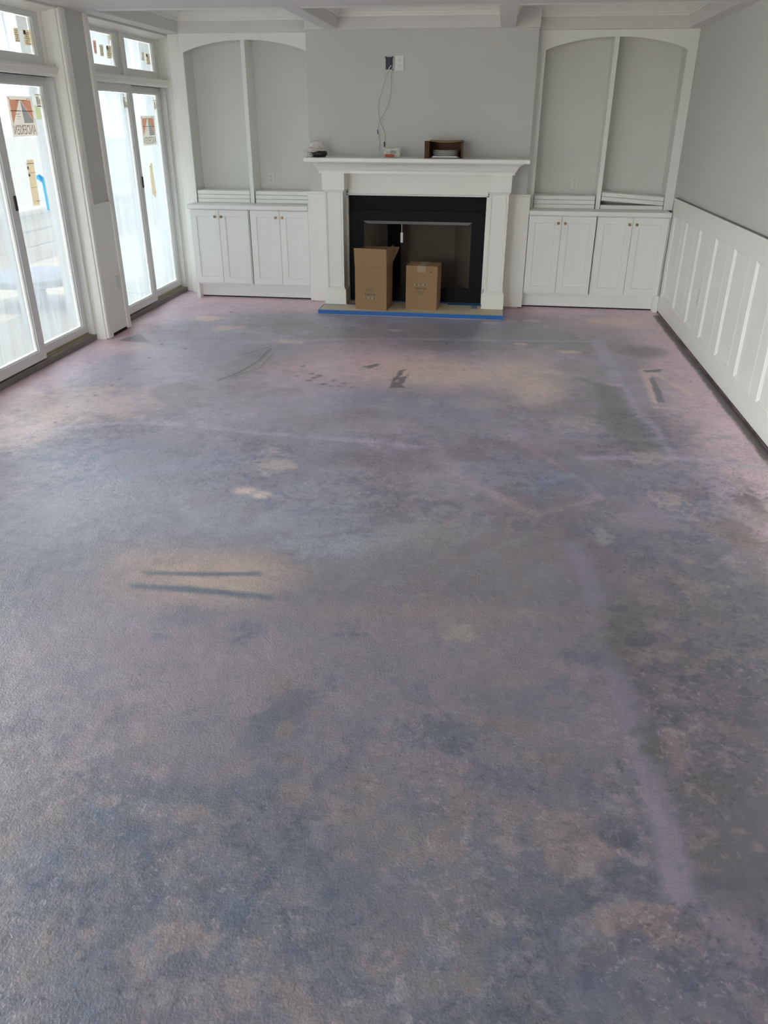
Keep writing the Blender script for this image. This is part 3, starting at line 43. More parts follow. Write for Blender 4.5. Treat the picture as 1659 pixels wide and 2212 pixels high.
# ------------------------------------------------------------------ helpers
def lin(c):
    return tuple(((v / 12.92) if v <= 0.04045 else ((v + 0.055) / 1.055) ** 2.4) for v in c[:3])
MATS = {}
def mat(name, col, rough=0.5, var=0.0, scale=8.0, bump=0.0, bscale=60.0, metal=0.0, stretch=None, spec=0.5):
    if name in MATS: return MATS[name]
    m = bpy.data.materials.new(name); m.use_nodes = True; MATS[name] = m
    n = m.node_tree.nodes; l = m.node_tree.links; p = n['Principled BSDF']
    p.inputs['Roughness'].default_value = rough; p.inputs['Metallic'].default_value = metal
    p.inputs['Specular IOR Level'].default_value = spec
    c = lin(col)
    t = n.new('ShaderNodeTexCoord'); src = t.outputs['Object']
    if stretch:
        mp = n.new('ShaderNodeMapping'); mp.inputs['Scale'].default_value = stretch; l.new(src, mp.inputs[0]); src = mp.outputs[0]
    nz = n.new('ShaderNodeTexNoise'); nz.inputs['Scale'].default_value = scale; nz.inputs['Detail'].default_value = 4; l.new(src, nz.inputs[0])
    mx = n.new('ShaderNodeMix'); mx.data_type = 'RGBA'
    mx.inputs[6].default_value = (*[v * (1 - var) for v in c], 1); mx.inputs[7].default_value = (*[min(1, v * (1 + var)) for v in c], 1)
    l.new(nz.outputs[0], mx.inputs[0]); l.new(mx.outputs[2], p.inputs['Base Color'])
    if bump:
        nb = n.new('ShaderNodeTexNoise'); nb.inputs['Scale'].default_value = bscale; nb.inputs['Detail'].default_value = 3; l.new(src, nb.inputs[0])
        b = n.new('ShaderNodeBump'); b.inputs['Strength'].default_value = bump; b.inputs['Distance'].default_value = 0.003
        l.new(nb.outputs[0], b.inputs['Height']); l.new(b.outputs[0], p.inputs['Normal'])
    return m
WHITE = mat('white_trim_paint', (.935, .93, .905), .38, .015, 3, .04, 90)
WALL = mat('pale_grey_wall_paint', (.81, .805, .79), .75, .02, 2, .06, 160)
BOOK = mat('pale_bookcase_paint', (.865, .865, .845), .6, .015, 2)
CEIL = mat('white_ceiling_paint', (.87, .86, .85), .6, .015, 3)
DOORW = mat('white_vinyl', (.88, .88, .87), .35, .01, 4)
CABW = mat('white_cabinet_paint', (.935, .94, .92), .35, .01, 4)
SILL = mat('grey_painted_wood', (.47, .45, .42), .6, .12, 9, .1, 60, stretch=(6, .6, 6))
TRACK = mat('beige_track', (.66, .61, .50), .5, .12, 12)
BRASS = mat('aged_brass', (.62, .50, .33), .3, .08, 40, metal=.9)
DARKP = mat('black_handle', (.16, .14, .14), .4, .1, 30)
BLACK = mat('black_facing', (.05, .05, .062), .7, .2, 12, .15, 120, spec=.25)
BLACK2 = mat('black_facing_metal', (.045, .045, .065), .65, .15, 6, spec=.25)
REFR = mat('refractory_panel', (.36, .315, .27), .85, .2, 10, .3, 60)
MESHM = mat('dark_mesh_curtain', (.13, .13, .14), .5, .2, 60, metal=.4)
LINT = mat('grey_metal_hood', (.66, .67, .66), .5, .08, 10)
KRAFT = mat('kraft_cardboard', (.60, .475, .335), .8, .05, 14, .08, 200, stretch=(1, 1, .2))
KRAFTD = mat('kraft_cardboard_inside', (.42, .33, .24), .85, .06, 14)
BROWN = mat('brown_cardboard', (.42, .32, .25), .85, .06, 14)
INK = mat('dark_print_ink', (.30, .26, .22), .8, .1, 40)
INKL = mat('faded_print_ink', (.48, .42, .33), .8, .1, 40)
FRAMEPRT = mat('pale_print_field', (.66, .57, .47), .8, .05, 40)
HEARTH = mat('tan_floor_board', (.82, .765, .67), .7, .14, 7, .1, 40, stretch=(.8, 5, 5))
TAPE = mat('blue_masking_tape', (.125, .39, .68), .6, .1, 20)
TAPEF = mat('faded_blue_tape', (.45, .56, .66), .7, .12, 14)
PLATEM = mat('white_outlet_plastic', (.88, .88, .86), .35, .01, 5)
SLOT = mat('dark_slot', (.10, .10, .10), .6, .05, 5)
NAVY = mat('navy_box_plastic', (.15, .17, .27), .45, .1, 30)
CABLE = mat('white_cable', (.86, .85, .82), .45, .03, 30)
GREYM = mat('grey_connector', (.38, .36, .35), .4, .1, 30, metal=.4)
BLUET = mat('blue_wrap', (.25, .33, .55), .5, .1, 30)
RED = mat('red_print', (.72, .30, .23), .6, .08, 30)
FOAM = mat('white_foam_plate', (.90, .90, .89), .5, .02, 20)
STONE = mat('cream_wall_block', (.52, .48, .44), .85, .12, 5, .3, 30)
PATIO = mat('cream_concrete', (.54, .50, .44), .85, .08, 2, .2, 20)
SOIL = mat('pale_dry_soil', (.46, .44, .41), .9, .12, 1.2, .2, 10)
TABLEM = mat('grey_blue_table', (.25, .31, .40), .6, .08, 6)
LEDGEM = mat('grey_ledge_top', (.60, .585, .55), .9, .1, 8)
SPECK = mat('dark_floor_gap', (.16, .13, .12), .9, .2, 30)

def nodes_of(name):
    m = bpy.data.materials.new(name); m.use_nodes = True; MATS[name] = m
    n = m.node_tree.nodes; n.clear(); out = n.new('ShaderNodeOutputMaterial')
    return m, n, m.node_tree.links, out
def glass_mat():
    m, n, l, out = nodes_of('clear_glass')
    tr = n.new('ShaderNodeBsdfTransparent'); tr.inputs[0].default_value = (.96, .98, .97, 1)
    gl = n.new('ShaderNodeBsdfGlossy'); gl.inputs['Roughness'].default_value = .03
    lw = n.new('ShaderNodeLayerWeight'); lw.inputs[0].default_value = .5
    pw = n.new('ShaderNodeMath'); pw.operation = 'POWER'; pw.inputs[1].default_value = 5; l.new(lw.outputs['Facing'], pw.inputs[0])
    fr = n.new('ShaderNodeMath'); fr.operation = 'MULTIPLY_ADD'; fr.inputs[1].default_value = .5; fr.inputs[2].default_value = .035; l.new(pw.outputs[0], fr.inputs[0])
    mx = n.new('ShaderNodeMixShader'); l.new(fr.outputs[0], mx.inputs[0]); l.new(tr.outputs[0], mx.inputs[1]); l.new(gl.outputs[0], mx.inputs[2]); l.new(mx.outputs[0], out.inputs[0])
    return m
GLASS = glass_mat()
def film_mat(name, tint, milk, f0, f1):
    # wrinkled protective plastic film: partly clear, partly milky
    m, n, l, out = nodes_of(name)
    t = n.new('ShaderNodeTexCoord')
    mp = n.new('ShaderNodeMapping'); mp.inputs['Scale'].default_value = (5, 9, .9); l.new(t.outputs['Object'], mp.inputs[0])
    nz = n.new('ShaderNodeTexNoise'); nz.inputs['Scale'].default_value = 1.6; nz.inputs['Detail'].default_value = 5; nz.inputs['Distortion'].default_value = .4; l.new(mp.outputs[0], nz.inputs[0])
    mr = n.new('ShaderNodeMapRange'); mr.inputs[1].default_value = .35; mr.inputs[2].default_value = .65; mr.inputs[3].default_value = f0; mr.inputs[4].default_value = f1; l.new(nz.outputs[0], mr.inputs[0])
    mp2 = n.new('ShaderNodeMapping'); mp2.inputs['Scale'].default_value = (1, 11, .35); l.new(t.outputs['Object'], mp2.inputs[0])
    vo = n.new('ShaderNodeTexVoronoi'); vo.feature = 'DISTANCE_TO_EDGE'; vo.inputs['Scale'].default_value = 1.0; l.new(mp2.outputs[0], vo.inputs[0])
    lt = n.new('ShaderNodeMath'); lt.operation = 'LESS_THAN'; lt.inputs[1].default_value = .018; l.new(vo.outputs['Distance'], lt.inputs[0])
    ad = n.new('ShaderNodeMath'); ad.operation = 'MULTIPLY_ADD'; ad.inputs[1].default_value = .16; l.new(lt.outputs[0], ad.inputs[0]); l.new(mr.outputs[0], ad.inputs[2]); ad.use_clamp = True
    tr = n.new('ShaderNodeBsdfTransparent'); tr.inputs[0].default_value = tint
    tl = n.new('ShaderNodeBsdfTranslucent'); tl.inputs[0].default_value = milk
    df = n.new('ShaderNodeBsdfDiffuse'); df.inputs[0].default_value = (.5, .5, .5, 1)
    m1 = n.new('ShaderNodeMixShader'); m1.inputs[0].default_value = .22; l.new(tl.outputs[0], m1.inputs[1]); l.new(df.outputs[0], m1.inputs[2])
    m2 = n.new('ShaderNodeMixShader'); l.new(ad.outputs[0], m2.inputs[0]); l.new(tr.outputs[0], m2.inputs[1]); l.new(m1.outputs[0], m2.inputs[2]); l.new(m2.outputs[0], out.inputs[0])
    return m
FILM = film_mat('wrinkled_protective_film', (.19, .195, .20, 1), (.118, .128, .142, 1), .56, .76)
FILM3 = film_mat('added_door_film', (.45, .46, .47, 1), (.29, .305, .32, 1), .56, .76)  # clearer film for an added unseen door, passes more light
FILM2 = film_mat('milky_protective_film', (.15, .16, .17, 1), (.135, .15, .165, 1), .70, .92)
def paper_mat(name, col, trans=.45):
    m, n, l, out = nodes_of(name)
    t = n.new('ShaderNodeTexCoord'); nz = n.new('ShaderNodeTexNoise'); nz.inputs['Scale'].default_value = 30; l.new(t.outputs['Object'], nz.inputs[0])
    c = lin(col); mx = n.new('ShaderNodeMix'); mx.data_type = 'RGBA'; mx.inputs[6].default_value = (*[v * .93 for v in c], 1); mx.inputs[7].default_value = (*[min(1, v * 1.05) for v in c], 1); l.new(nz.outputs[0], mx.inputs[0])
    d = n.new('ShaderNodeBsdfDiffuse'); tl = n.new('ShaderNodeBsdfTranslucent'); l.new(mx.outputs[2], d.inputs[0]); l.new(mx.outputs[2], tl.inputs[0])
    ms = n.new('ShaderNodeMixShader'); ms.inputs[0].default_value = trans; l.new(d.outputs[0], ms.inputs[1]); l.new(tl.outputs[0], ms.inputs[2]); l.new(ms.outputs[0], out.inputs[0])
    return m
PTAN = paper_mat('tan_sticker_paper', (.93, .84, .70), .7)
PCREAM = paper_mat('cream_sticker_paper', (.95, .90, .84), .65)
PYEL = paper_mat('pale_green_sticker', (.84, .86, .68), .7)
PRED = paper_mat('brick_red_print', (.93, .68, .60), .75)
PGREY = paper_mat('grey_print', (.74, .75, .78), .6)
PBRN = paper_mat('brown_print', (.55, .40, .38), .55)
PBLUE = paper_mat('blue_tape', (.45, .82, .97), .7)
PINK_ = paper_mat('dark_sticker_ink', (.58, .51, .46), .55)
def plastic_mat(name, col, alpha, rough=.18):
    m, n, l, out = nodes_of(name)
    tr = n.new('ShaderNodeBsdfTransparent'); p = n.new('ShaderNodeBsdfPrincipled'); p.inputs['Base Color'].default_value = (*lin(col), 1); p.inputs['Roughness'].default_value = rough
    t = n.new('ShaderNodeTexCoord'); nz = n.new('ShaderNodeTexNoise'); nz.inputs['Scale'].default_value = 45; l.new(t.outputs['Object'], nz.inputs[0])
    mr = n.new('ShaderNodeMapRange'); mr.inputs[3].default_value = alpha - .2; mr.inputs[4].default_value = alpha + .2; l.new(nz.outputs[0], mr.inputs[0])
    ms = n.new('ShaderNodeMixShader'); l.new(mr.outputs[0], ms.inputs[0]); l.new(tr.outputs[0], ms.inputs[1]); l.new(p.outputs[0], ms.inputs[2]); l.new(ms.outputs[0], out.inputs[0])
    return m
BAGP = plastic_mat('white_plastic_film', (.93, .90, .88), .72)
CLEARP = plastic_mat('clear_plastic_bag', (.90, .90, .86), .5)

class MB:
    def __init__(s): s.b = bmesh.new()
    def box(s, x0, x1, y0, y1, z0, z1, bev=0.0, M=None):
        vs = [s.b.verts.new((x, y, z)) for x in (x0, x1) for y in (y0, y1) for z in (z0, z1)]
        fs = [(0, 1, 3, 2), (4, 6, 7, 5), (0, 4, 5, 1), (2, 3, 7, 6), (0, 2, 6, 4), (1, 5, 7, 3)]
        F_ = [s.b.faces.new([vs[i] for i in f]) for f in fs]
        if bev:
            es = list({e for f in F_ for e in f.edges})
            r = bmesh.ops.bevel(s.b, geom=es, offset=bev, segments=1, profile=.5, affect='EDGES')
            vs = list({v for f in r['faces'] for v in f.verts} | {v for v in vs if v.is_valid})
        if M is not None: bmesh.ops.transform(s.b, matrix=M, verts=[v for v in vs if v.is_valid])
        return s
    def loops(s, loops, cap0=True, cap1=True, closed=True):
        rings = [[s.b.verts.new(p) for p in lp] for lp in loops]
        n = len(rings[0])
        for a, b in zip(rings, rings[1:]):
            for i in range(n if closed else n - 1):
                j = (i + 1) % n; s.b.faces.new((a[i], a[j], b[j], b[i]))
        if cap0: s.b.faces.new(list(reversed(rings[0])))
        if cap1: s.b.faces.new(rings[-1])
        return s
    def prism(s, pts, d0, d1, axis='y'):
        f = {'y': lambda p, d: (p[0], d, p[1]), 'x': lambda p, d: (d, p[0], p[1]), 'z': lambda p, d: (p[0], p[1], d)}[axis]
        return s.loops([[f(p, d0) for p in pts], [f(p, d1) for p in pts]])
    def tube(s, pts, r, seg=8, rads=None):
        pts = [Vector(p) for p in pts]; lp = []
        for i, p in enumerate(pts):
            t = (pts[min(i + 1, len(pts) - 1)] - pts[max(i - 1, 0)]).normalized()
            a = t.orthogonal().normalized() if i == 0 else (a - t * a.dot(t)).normalized()
            b = t.cross(a); rr = rads[i] if rads else r
            lp.append([p + (a * math.cos(q) + b * math.sin(q)) * rr for q in [k * 2 * math.pi / seg for k in range(seg)]])
        return s.loops(lp)
    def lathe(s, prof, c=(0, 0, 0), seg=24, ax='z'):
        def P(r, h, q):
            if ax == 'z': return (c[0] + r * math.cos(q), c[1] + r * math.sin(q), c[2] + h)
            if ax == 'y': return (c[0] + r * math.cos(q), c[1] + h, c[2] + r * math.sin(q))
            return (c[0] + h, c[1] + r * math.cos(q), c[2] + r * math.sin(q))
        return s.loops([[P(r, h, k * 2 * math.pi / seg) for k in range(seg)] for r, h in prof])
    def frame(s, y, ins, outer, inner, d0, d1, plane='x'):
        return s
    def mesh(s, name, m):
        bmesh.ops.recalc_face_normals(s.b, faces=s.b.faces)
        me = bpy.data.meshes.new(name); s.b.to_mesh(me); s.b.free()
        me.materials.append(m); return me
    def done(s, name, m, parent=None, smooth=False):
        me = s.mesh(name, m)
        if smooth:
            for p in me.polygons: p.use_smooth = True
        return link(name, me, parent)
def link(name, me, parent=None):
    o = bpy.data.objects.new(name, me); S.collection.objects.link(o)
    if parent is not None:
        o.parent = parent; o.matrix_parent_inverse = Matrix.Translation(-wloc(parent))
    return o
def wloc(o):
    v = Vector(o.location)
    # meshes are modelled in world space; only empties carry a location
    return v if o.type == 'EMPTY' else (Vector((0, 0, 0)) if o.parent is None else Vector((0, 0, 0)))
def empty(name, loc=(0, 0, 0)):
    o = bpy.data.objects.new(name, None); S.collection.objects.link(o); o.location = loc; o.empty_display_size = .1
    return o
def tag(o, label, cat, group=None):
    o['label'] = label; o['category'] = cat
    if group: o['group'] = group
    return o
def struct(o): o['kind'] = 'structure'; return o
def thing(name, label, cat, loc=(0, 0, 0), group=None): return tag(empty(name, loc), label, cat, group)
def B(name, m, parent, *a, bev=0.0):
    return MB().box(*a, bev=bev).done(name, m, parent)
def text_mesh(txt, size, m, name, parent, fn, extr=.0005):
    cu = bpy.data.curves.new('t', 'FONT'); cu.body = txt; cu.size = size; cu.align_x = 'CENTER'; cu.align_y = 'CENTER'; cu.resolution_u = 2
    o = bpy.data.objects.new('t', cu); S.collection.objects.link(o)
    dg = bpy.context.evaluated_depsgraph_get(); me = bpy.data.meshes.new_from_object(o.evaluated_get(dg))
    bpy.data.objects.remove(o)
    for v in me.vertices: v.co = fn(v.co.x, v.co.y)
    me.materials.clear(); me.materials.append(m); me.name = name
    return link(name, me, parent)

# ------------------------------------------------------------------ floor
def make_floor():
    xs = np.arange(-3.24, 1.62, .0125)
    ys = np.concatenate([np.arange(-2.6, .8, .2), np.arange(.8, 2.3, .0085), np.arange(2.3, 4.0, .0125), np.arange(4.0, 8.2, .018)])
    X, Y = np.meshgrid(xs, ys); sh = X.shape
    rng = np.random.default_rng(7)
    def vnoise(x, y, sc, seed):
        r = np.random.default_rng(seed); T = r.random((256, 256))
        u = x * sc + 60.3; v = y * sc + 60.7; i = np.floor(u).astype(int); j = np.floor(v).astype(int)
        f = u - i; g = v - j; f = f * f * (3 - 2 * f); g = g * g * (3 - 2 * g)
        a = T[i % 256, j % 256]; b = T[(i + 1) % 256, j % 256]; c = T[i % 256, (j + 1) % 256]; d = T[(i + 1) % 256, (j + 1) % 256]
        return (a * (1 - f) + b * f) * (1 - g) + (c * (1 - f) + d * f) * g
    def fbm(x, y, sc, seed, o=4):
        t = 0; a = .5; n = 0
        for k in range(o): t = t + a * vnoise(x, y, sc * 2 ** k, seed + k); n += a; a *= .55
        return t / n
    wx = (fbm(X, Y, 5, 11) - .5) * .16 + (vnoise(X, Y, 38, 61) - .5) * .02; wy = (fbm(X, Y, 5, 23) - .5) * .16 + (vnoise(X, Y, 38, 62) - .5) * .02
    n1 = fbm(X, Y, 1.1, 31, 5); n2 = fbm(X, Y, 2.6, 41, 5); n3 = fbm(X, Y, 9, 51, 4); n4 = fbm(X, Y, 26, 71, 3); n5 = vnoise(X, Y, 75, 81); G_ = n3 * .45 + n4 * .35 + n5 * .2; G_ = (G_ - G_.mean()) / (G_.std() * 4) + .5
    G2 = fbm(X, Y, 6, 91, 5); G2 = (G2 - G2.mean()) / (G2.std() * 4) + .5
    L = lambda c: np.array(lin(c))
    def sm(a, b, x): t = np.clip((x - a) / (b - a), 0, 1); return t * t * (3 - 2 * t)
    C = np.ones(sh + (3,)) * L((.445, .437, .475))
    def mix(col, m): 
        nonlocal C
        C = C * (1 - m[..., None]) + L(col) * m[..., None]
    mix((.745, .725, .775), sm(1.9, 4.8, Y))  # far floor colour lightened to make up for dimmer light there
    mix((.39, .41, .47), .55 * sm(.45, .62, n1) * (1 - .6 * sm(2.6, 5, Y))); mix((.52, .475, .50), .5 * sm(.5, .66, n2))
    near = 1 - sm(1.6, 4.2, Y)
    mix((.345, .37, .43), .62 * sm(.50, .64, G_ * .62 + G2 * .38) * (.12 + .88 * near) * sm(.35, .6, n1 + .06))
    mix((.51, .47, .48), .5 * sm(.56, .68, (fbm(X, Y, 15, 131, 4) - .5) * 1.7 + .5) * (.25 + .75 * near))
    calm = np.zeros(sh)
    for f in FLOOR:
        k, a = f[0], f[1]
        if k == 'E':
            col, op, so_, nz = f[2:]
            w = min(1.0, max(a[2], a[3]) * 2.2); q = 1.0 if nz > .25 else .4
            dx = (X + wx * w * q - a[0]) / max(a[2], .004); dy = (Y + wy * w * q - a[1]) / max(a[3], .004)
            r = np.sqrt(dx * dx + dy * dy)
            if nz > .3:
                q = (1 - r) * .9 + (G_ - .5) * nz * 1.5 + (G2 - .5) * nz * 1.6; m = sm(-.12 * so_, .18 + .5 * so_, q)
            else: m = 1 - sm(1 - so_, 1 + so_ * .6, r)
            nz = 0
        elif k == 'L':
            w, col, op, so_, nz = f[2:]
            d = np.full(sh, 1e9)
            xx = X + wx * .12; yy = Y + wy * .12
            for p, q in zip(a, a[1:]):
                ux, uy = q[0] - p[0], q[1] - p[1]; t = np.clip(((xx - p[0]) * ux + (yy - p[1]) * uy) / (ux * ux + uy * uy), 0, 1)
                d = np.minimum(d, np.hypot(xx - p[0] - t * ux, yy - p[1] - t * uy))
            m = 1 - sm(1 - so_, 1 + so_ * .5, d / w)
        else:
            col, op, so_, nz = f[2:]
            ins = np.zeros(sh, bool); d = np.full(sh, 1e9)
            for p, q in zip(a, a[1:] + a[:1]):
                c = ((p[1] > Y) != (q[1] > Y)); 
                with np.errstate(divide='ignore', invalid='ignore'): xi = (q[0] - p[0]) * (Y - p[1]) / (q[1] - p[1] + 1e-12) + p[0]
                ins ^= c & (X < xi)
                ux, uy = q[0] - p[0], q[1] - p[1]; t = np.clip(((X - p[0]) * ux + (Y - p[1]) * uy) / (ux * ux + uy * uy), 0, 1)
                d = np.minimum(d, np.hypot(X - p[0] - t * ux, Y - p[1] - t * uy))
            m = np.where(ins, .6 + d / (so_ + 1e-6) * .5, .6 - d / (so_ + 1e-6) * .8); m = np.clip(m, 0, 1)
        if nz > 0: 
            m = m * (1 - nz) + nz * sm(.2, .75, m + (G_ - .5) * .9) * np.minimum(1, m * 3)
        if k == 'L' and op > .8 and len(a) > 5: calm = np.maximum(calm, np.clip(m, 0, 1))
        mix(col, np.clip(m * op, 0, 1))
    C *= (1 + (n4[..., None] - .5) * .16 + (n3[..., None] - .5) * .12)
    C *= (1 - .17 * (1 - sm(1.5, 3.6, Y)))[..., None]  # near floor colour darkened to balance the stronger light there
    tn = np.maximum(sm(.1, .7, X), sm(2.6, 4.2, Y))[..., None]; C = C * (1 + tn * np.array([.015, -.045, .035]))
    C = np.clip(C, 0, 1)
    A_ = .45 + .55 * sm(.25, .6, X) * (1 - sm(4.6, 5.2, Y)) + .35 * (1 - sm(1.5, 2.2, Y)) + .4 * sm(2.9, 3.2, Y) * (1 - sm(3.9, 4.5, Y)) - .3 * np.exp(-((X + .95) / .6) ** 2 - ((Y - 1.95) / .5) ** 2)
    A_ = np.clip(A_ * (1 - .75 * calm), .08, 1)
    ny, nx = sh; co = np.stack([X, Y, np.zeros(sh)], -1).reshape(-1, 3)
    idx = np.arange(nx * ny).reshape(ny, nx)
    q = np.stack([idx[:-1, :-1], idx[:-1, 1:], idx[1:, 1:], idx[1:, :-1]], -1).reshape(-1, 4)
    me = bpy.data.meshes.new('floor'); me.vertices.add(len(co)); me.vertices.foreach_set('co', co.ravel().astype(np.float32))
    me.loops.add(q.size); me.loops.foreach_set('vertex_index', q.ravel().astype(np.int32))
    me.polygons.add(len(q)); me.polygons.foreach_set('loop_start', np.arange(0, q.size, 4, dtype=np.int32)); me.polygons.foreach_set('loop_total', np.full(len(q), 4, dtype=np.int32))
    me.update()
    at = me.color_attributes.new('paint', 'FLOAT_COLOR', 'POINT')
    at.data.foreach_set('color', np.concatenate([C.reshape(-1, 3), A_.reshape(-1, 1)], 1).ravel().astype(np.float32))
    m = bpy.data.materials.new('worn_painted_concrete'); m.use_nodes = True; n = m.node_tree.nodes; l = m.node_tree.links; p = n['Principled BSDF']
    ca = n.new('ShaderNodeVertexColor'); ca.layer_name = 'paint'
    t = n.new('ShaderNodeTexCoord')
    def nz_(sc, det, dist=0.0):
        k = n.new('ShaderNodeTexNoise'); k.inputs['Scale'].default_value = sc; k.inputs['Detail'].default_value = det; k.inputs['Distortion'].default_value = dist; l.new(t.outputs['Object'], k.inputs[0]); return k.outputs[0]
    def mr_(v, a, b, c, d):
        k = n.new('ShaderNodeMapRange'); k.inputs[1].default_value = a; k.inputs[2].default_value = b; k.inputs[3].default_value = c; k.inputs[4].default_value = d; l.new(v, k.inputs[0]); return k.outputs[0]
    def mixc(col_in, col, fac):
        k = n.new('ShaderNodeMix'); k.data_type = 'RGBA'; k.inputs[7].default_value = (*lin(col), 1); l.new(col_in, k.inputs[6]); l.new(fac, k.inputs[0]); return k.outputs[2]
    c = ca.outputs[0]
    fine = nz_(120, 4); k = n.new('ShaderNodeMix'); k.data_type = 'RGBA'; k.blend_type = 'MULTIPLY'; k.inputs[0].default_value = 1.0
    l.new(c, k.inputs[6]); v = n.new('ShaderNodeCombineColor'); f3 = mr_(fine, .3, .7, .90, 1.10)
    for i in range(3): l.new(f3, v.inputs[i])
    l.new(v.outputs[0], k.inputs[7]); c = k.outputs[2]
    def rough_noise(sc, off, det=9, ro=.68, dist=.25):
        mp = n.new('ShaderNodeMapping'); mp.inputs['Location'].default_value = (off, off * 1.7, 0); l.new(t.outputs['Object'], mp.inputs[0])
        k = n.new('ShaderNodeTexNoise'); k.inputs['Scale'].default_value = sc; k.inputs['Detail'].default_value = det; k.inputs['Roughness'].default_value = ro; k.inputs['Distortion'].default_value = dist; l.new(mp.outputs[0], k.inputs[0]); return k.outputs[0]
    def times(*a):
        o = a[0]
        for b in a[1:]:
            m_ = n.new('ShaderNodeMath'); m_.operation = 'MULTIPLY'; l.new(o, m_.inputs[0])
            if isinstance(b, float): m_.inputs[1].default_value = b
            else: l.new(b, m_.inputs[1])
            o = m_.outputs[0]
        return o
    def tinted(col_in, tint, fac):
        k = n.new('ShaderNodeMix'); k.data_type = 'RGBA'; k.blend_type = 'MULTIPLY'; k.inputs[7].default_value = (*tint, 1); l.new(col_in, k.inputs[6]); l.new(fac, k.inputs[0]); return k.outputs[2]
    def lighter(col_in, col, fac):
        k = n.new('ShaderNodeMix'); k.data_type = 'RGBA'; k.blend_type = 'ADD'; k.inputs[7].default_value = (*col, 1); l.new(col_in, k.inputs[6]); l.new(fac, k.inputs[0]); return k.outputs[2]
    wear = ca.outputs['Alpha']
    c = tinted(c, (.60, .66, .76), times(mr_(rough_noise(12, 3.1, 10, .75), .49, .545, 0, 1), mr_(rough_noise(1.9, 8.2, 3, .5), .40, .56, 0, 1), wear, .85))
    c = tinted(c, (.50, .52, .56), times(mr_(rough_noise(48, 5.7, 8, .75), .54, .60, 0, 1), mr_(rough_noise(2.7, 1.4, 3, .5), .40, .56, 0, 1), wear, .9))
    c = lighter(c, (.17, .14, .13), times(mr_(rough_noise(42, 11.3, 8, .72), .56, .60, 0, 1), mr_(rough_noise(2.2, 21.9, 3, .5), .42, .56, 0, 1), wear, .6))
    c = lighter(c, (.10, .085, .085), times(mr_(rough_noise(13, 17.3, 10, .75), .52, .58, 0, 1), mr_(rough_noise(1.6, 31.9, 3, .5), .45, .6, 0, 1), wear, .7))
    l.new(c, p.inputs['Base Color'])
    l.new(mr_(nz_(3, 4), .3, .7, .295, .40), p.inputs['Roughness']); p.inputs['Specular IOR Level'].default_value = .9
    b1 = n.new('ShaderNodeBump'); b1.inputs['Strength'].default_value = .75; b1.inputs['Distance'].default_value = .0022; l.new(nz_(150, 3, .3), b1.inputs['Height'])
    b2 = n.new('ShaderNodeBump'); b2.inputs['Strength'].default_value = .5; b2.inputs['Distance'].default_value = .006; l.new(nz_(22, 3), b2.inputs['Height']); l.new(b1.outputs[0], b2.inputs['Normal'])
    l.new(b2.outputs[0], p.inputs['Normal'])
    me.materials.append(m)
    for pl in me.polygons: pl.use_smooth = True
    return struct(link('floor', me))
make_floor()

# ------------------------------------------------------------------ outside ground
patio = struct(MB().box(-6.25, 14, -16, 22, -.22, -.15).done('ground', PATIO))
terr = struct(MB().box(-60, -6.45, -40, 60, -.3, .44).done('terrain', SOIL))
rw = thing('retaining_wall', 'cream block retaining wall across the sunlit patio behind the filmed doors', 'wall', (-6.35, 11, -.15))
blk = None
for r in range(3):
    for k in range(31):
        y = 3.0 + k * .5 + (.25 if r % 2 else 0); z = -.15 + r * .2
        if blk is None:
            o = MB().box(-6.45, -6.25, 0, .49, 0, .192, bev=.012).done('block', STONE, rw); blk = o
        else:
            o = blk.copy(); S.collection.objects.link(o); o.parent = rw; o.matrix_parent_inverse = blk.matrix_parent_inverse.copy()
        o.location = (random.uniform(-.008, .008), y, z)
B('cap', STONE, rw, -6.50, -6.21, 2.95, 18.8, .449, .52, bev=.012)
pt = thing('patio_table', 'low round blue-grey table on the patio outside the near sliding door', 'table', (-4.72, 7.72, -.15))
MB().lathe([(.49, 0), (.50, .01), (.50, .06), (.49, .07)], (-4.72, 7.72, .10), 36).done('tabletop', TABLEM, pt)
MB().lathe([(.11, 0), (.09, .05), (.085, .25)], (-4.72, 7.72, -.15), 20).done('pedestal', TABLEM, pt)
MB().lathe([(.28, 0), (.28, .02), (.12, .045)], (-4.72, 7.72, -.15), 28).done('foot', TABLEM, pt)

# ------------------------------------------------------------------ shell
XI = -3.085                    # inner face of the left wall
w = MB()
w.box(-3.40, XI, -2.6, -1.86, 0, 2.55).box(-3.40, XI, -.21, .19, 0, 2.55).box(-3.40, XI, -1.86, -.21, 2.285, 2.55).box(-3.40, XI, 1.84, 2.24, 0, 2.55).box(-3.40, XI, 3.89, 4.29, 0, 2.55).box(-3.40, XI, 2.24, 3.89, 2.285, 2.55).box(-3.40, XI, .19, 1.84, 2.285, 2.55).box(-3.40, XI, 5.94, 6.34, 0.02, 2.55).box(-3.40, XI, 7.99, 8.30, 0, 2.55).box(-3.40, XI, 4.29, 5.94, 2.285, 2.55).box(-3.40, XI, 6.34, 7.99, 2.285, 2.55)
struct(w.done('wall_left', WALL))
w = MB(); w.box(-3.40, 1.70, 8.10, 8.30, 0, 2.55)
w.box(-1.741, -1.385, 7.653, 8.10, 0.0, 2.40).box(-.105, .245, 7.653, 8.10, 0.0, 2.40).box(-1.385, -.105, 7.653, 8.10, .99, 2.40)
struct(w.done('wall_back', WALL))
rt = struct(MB().box(1.572, 1.75, -2.6, 8.30, 0, 2.55).done('wall_right', WALL))
w = MB(); w.box(-3.40, -3.05, -2.75, -2.6, 0, 2.55).box(-1.8, 1.75, -2.75, -2.6, 0, 2.55).box(-3.05, -1.8, -2.75, -2.6, 2.28, 2.55)  # opening added in the unseen rear wall to brighten the room
struct(w.done('wall_rear', WALL))
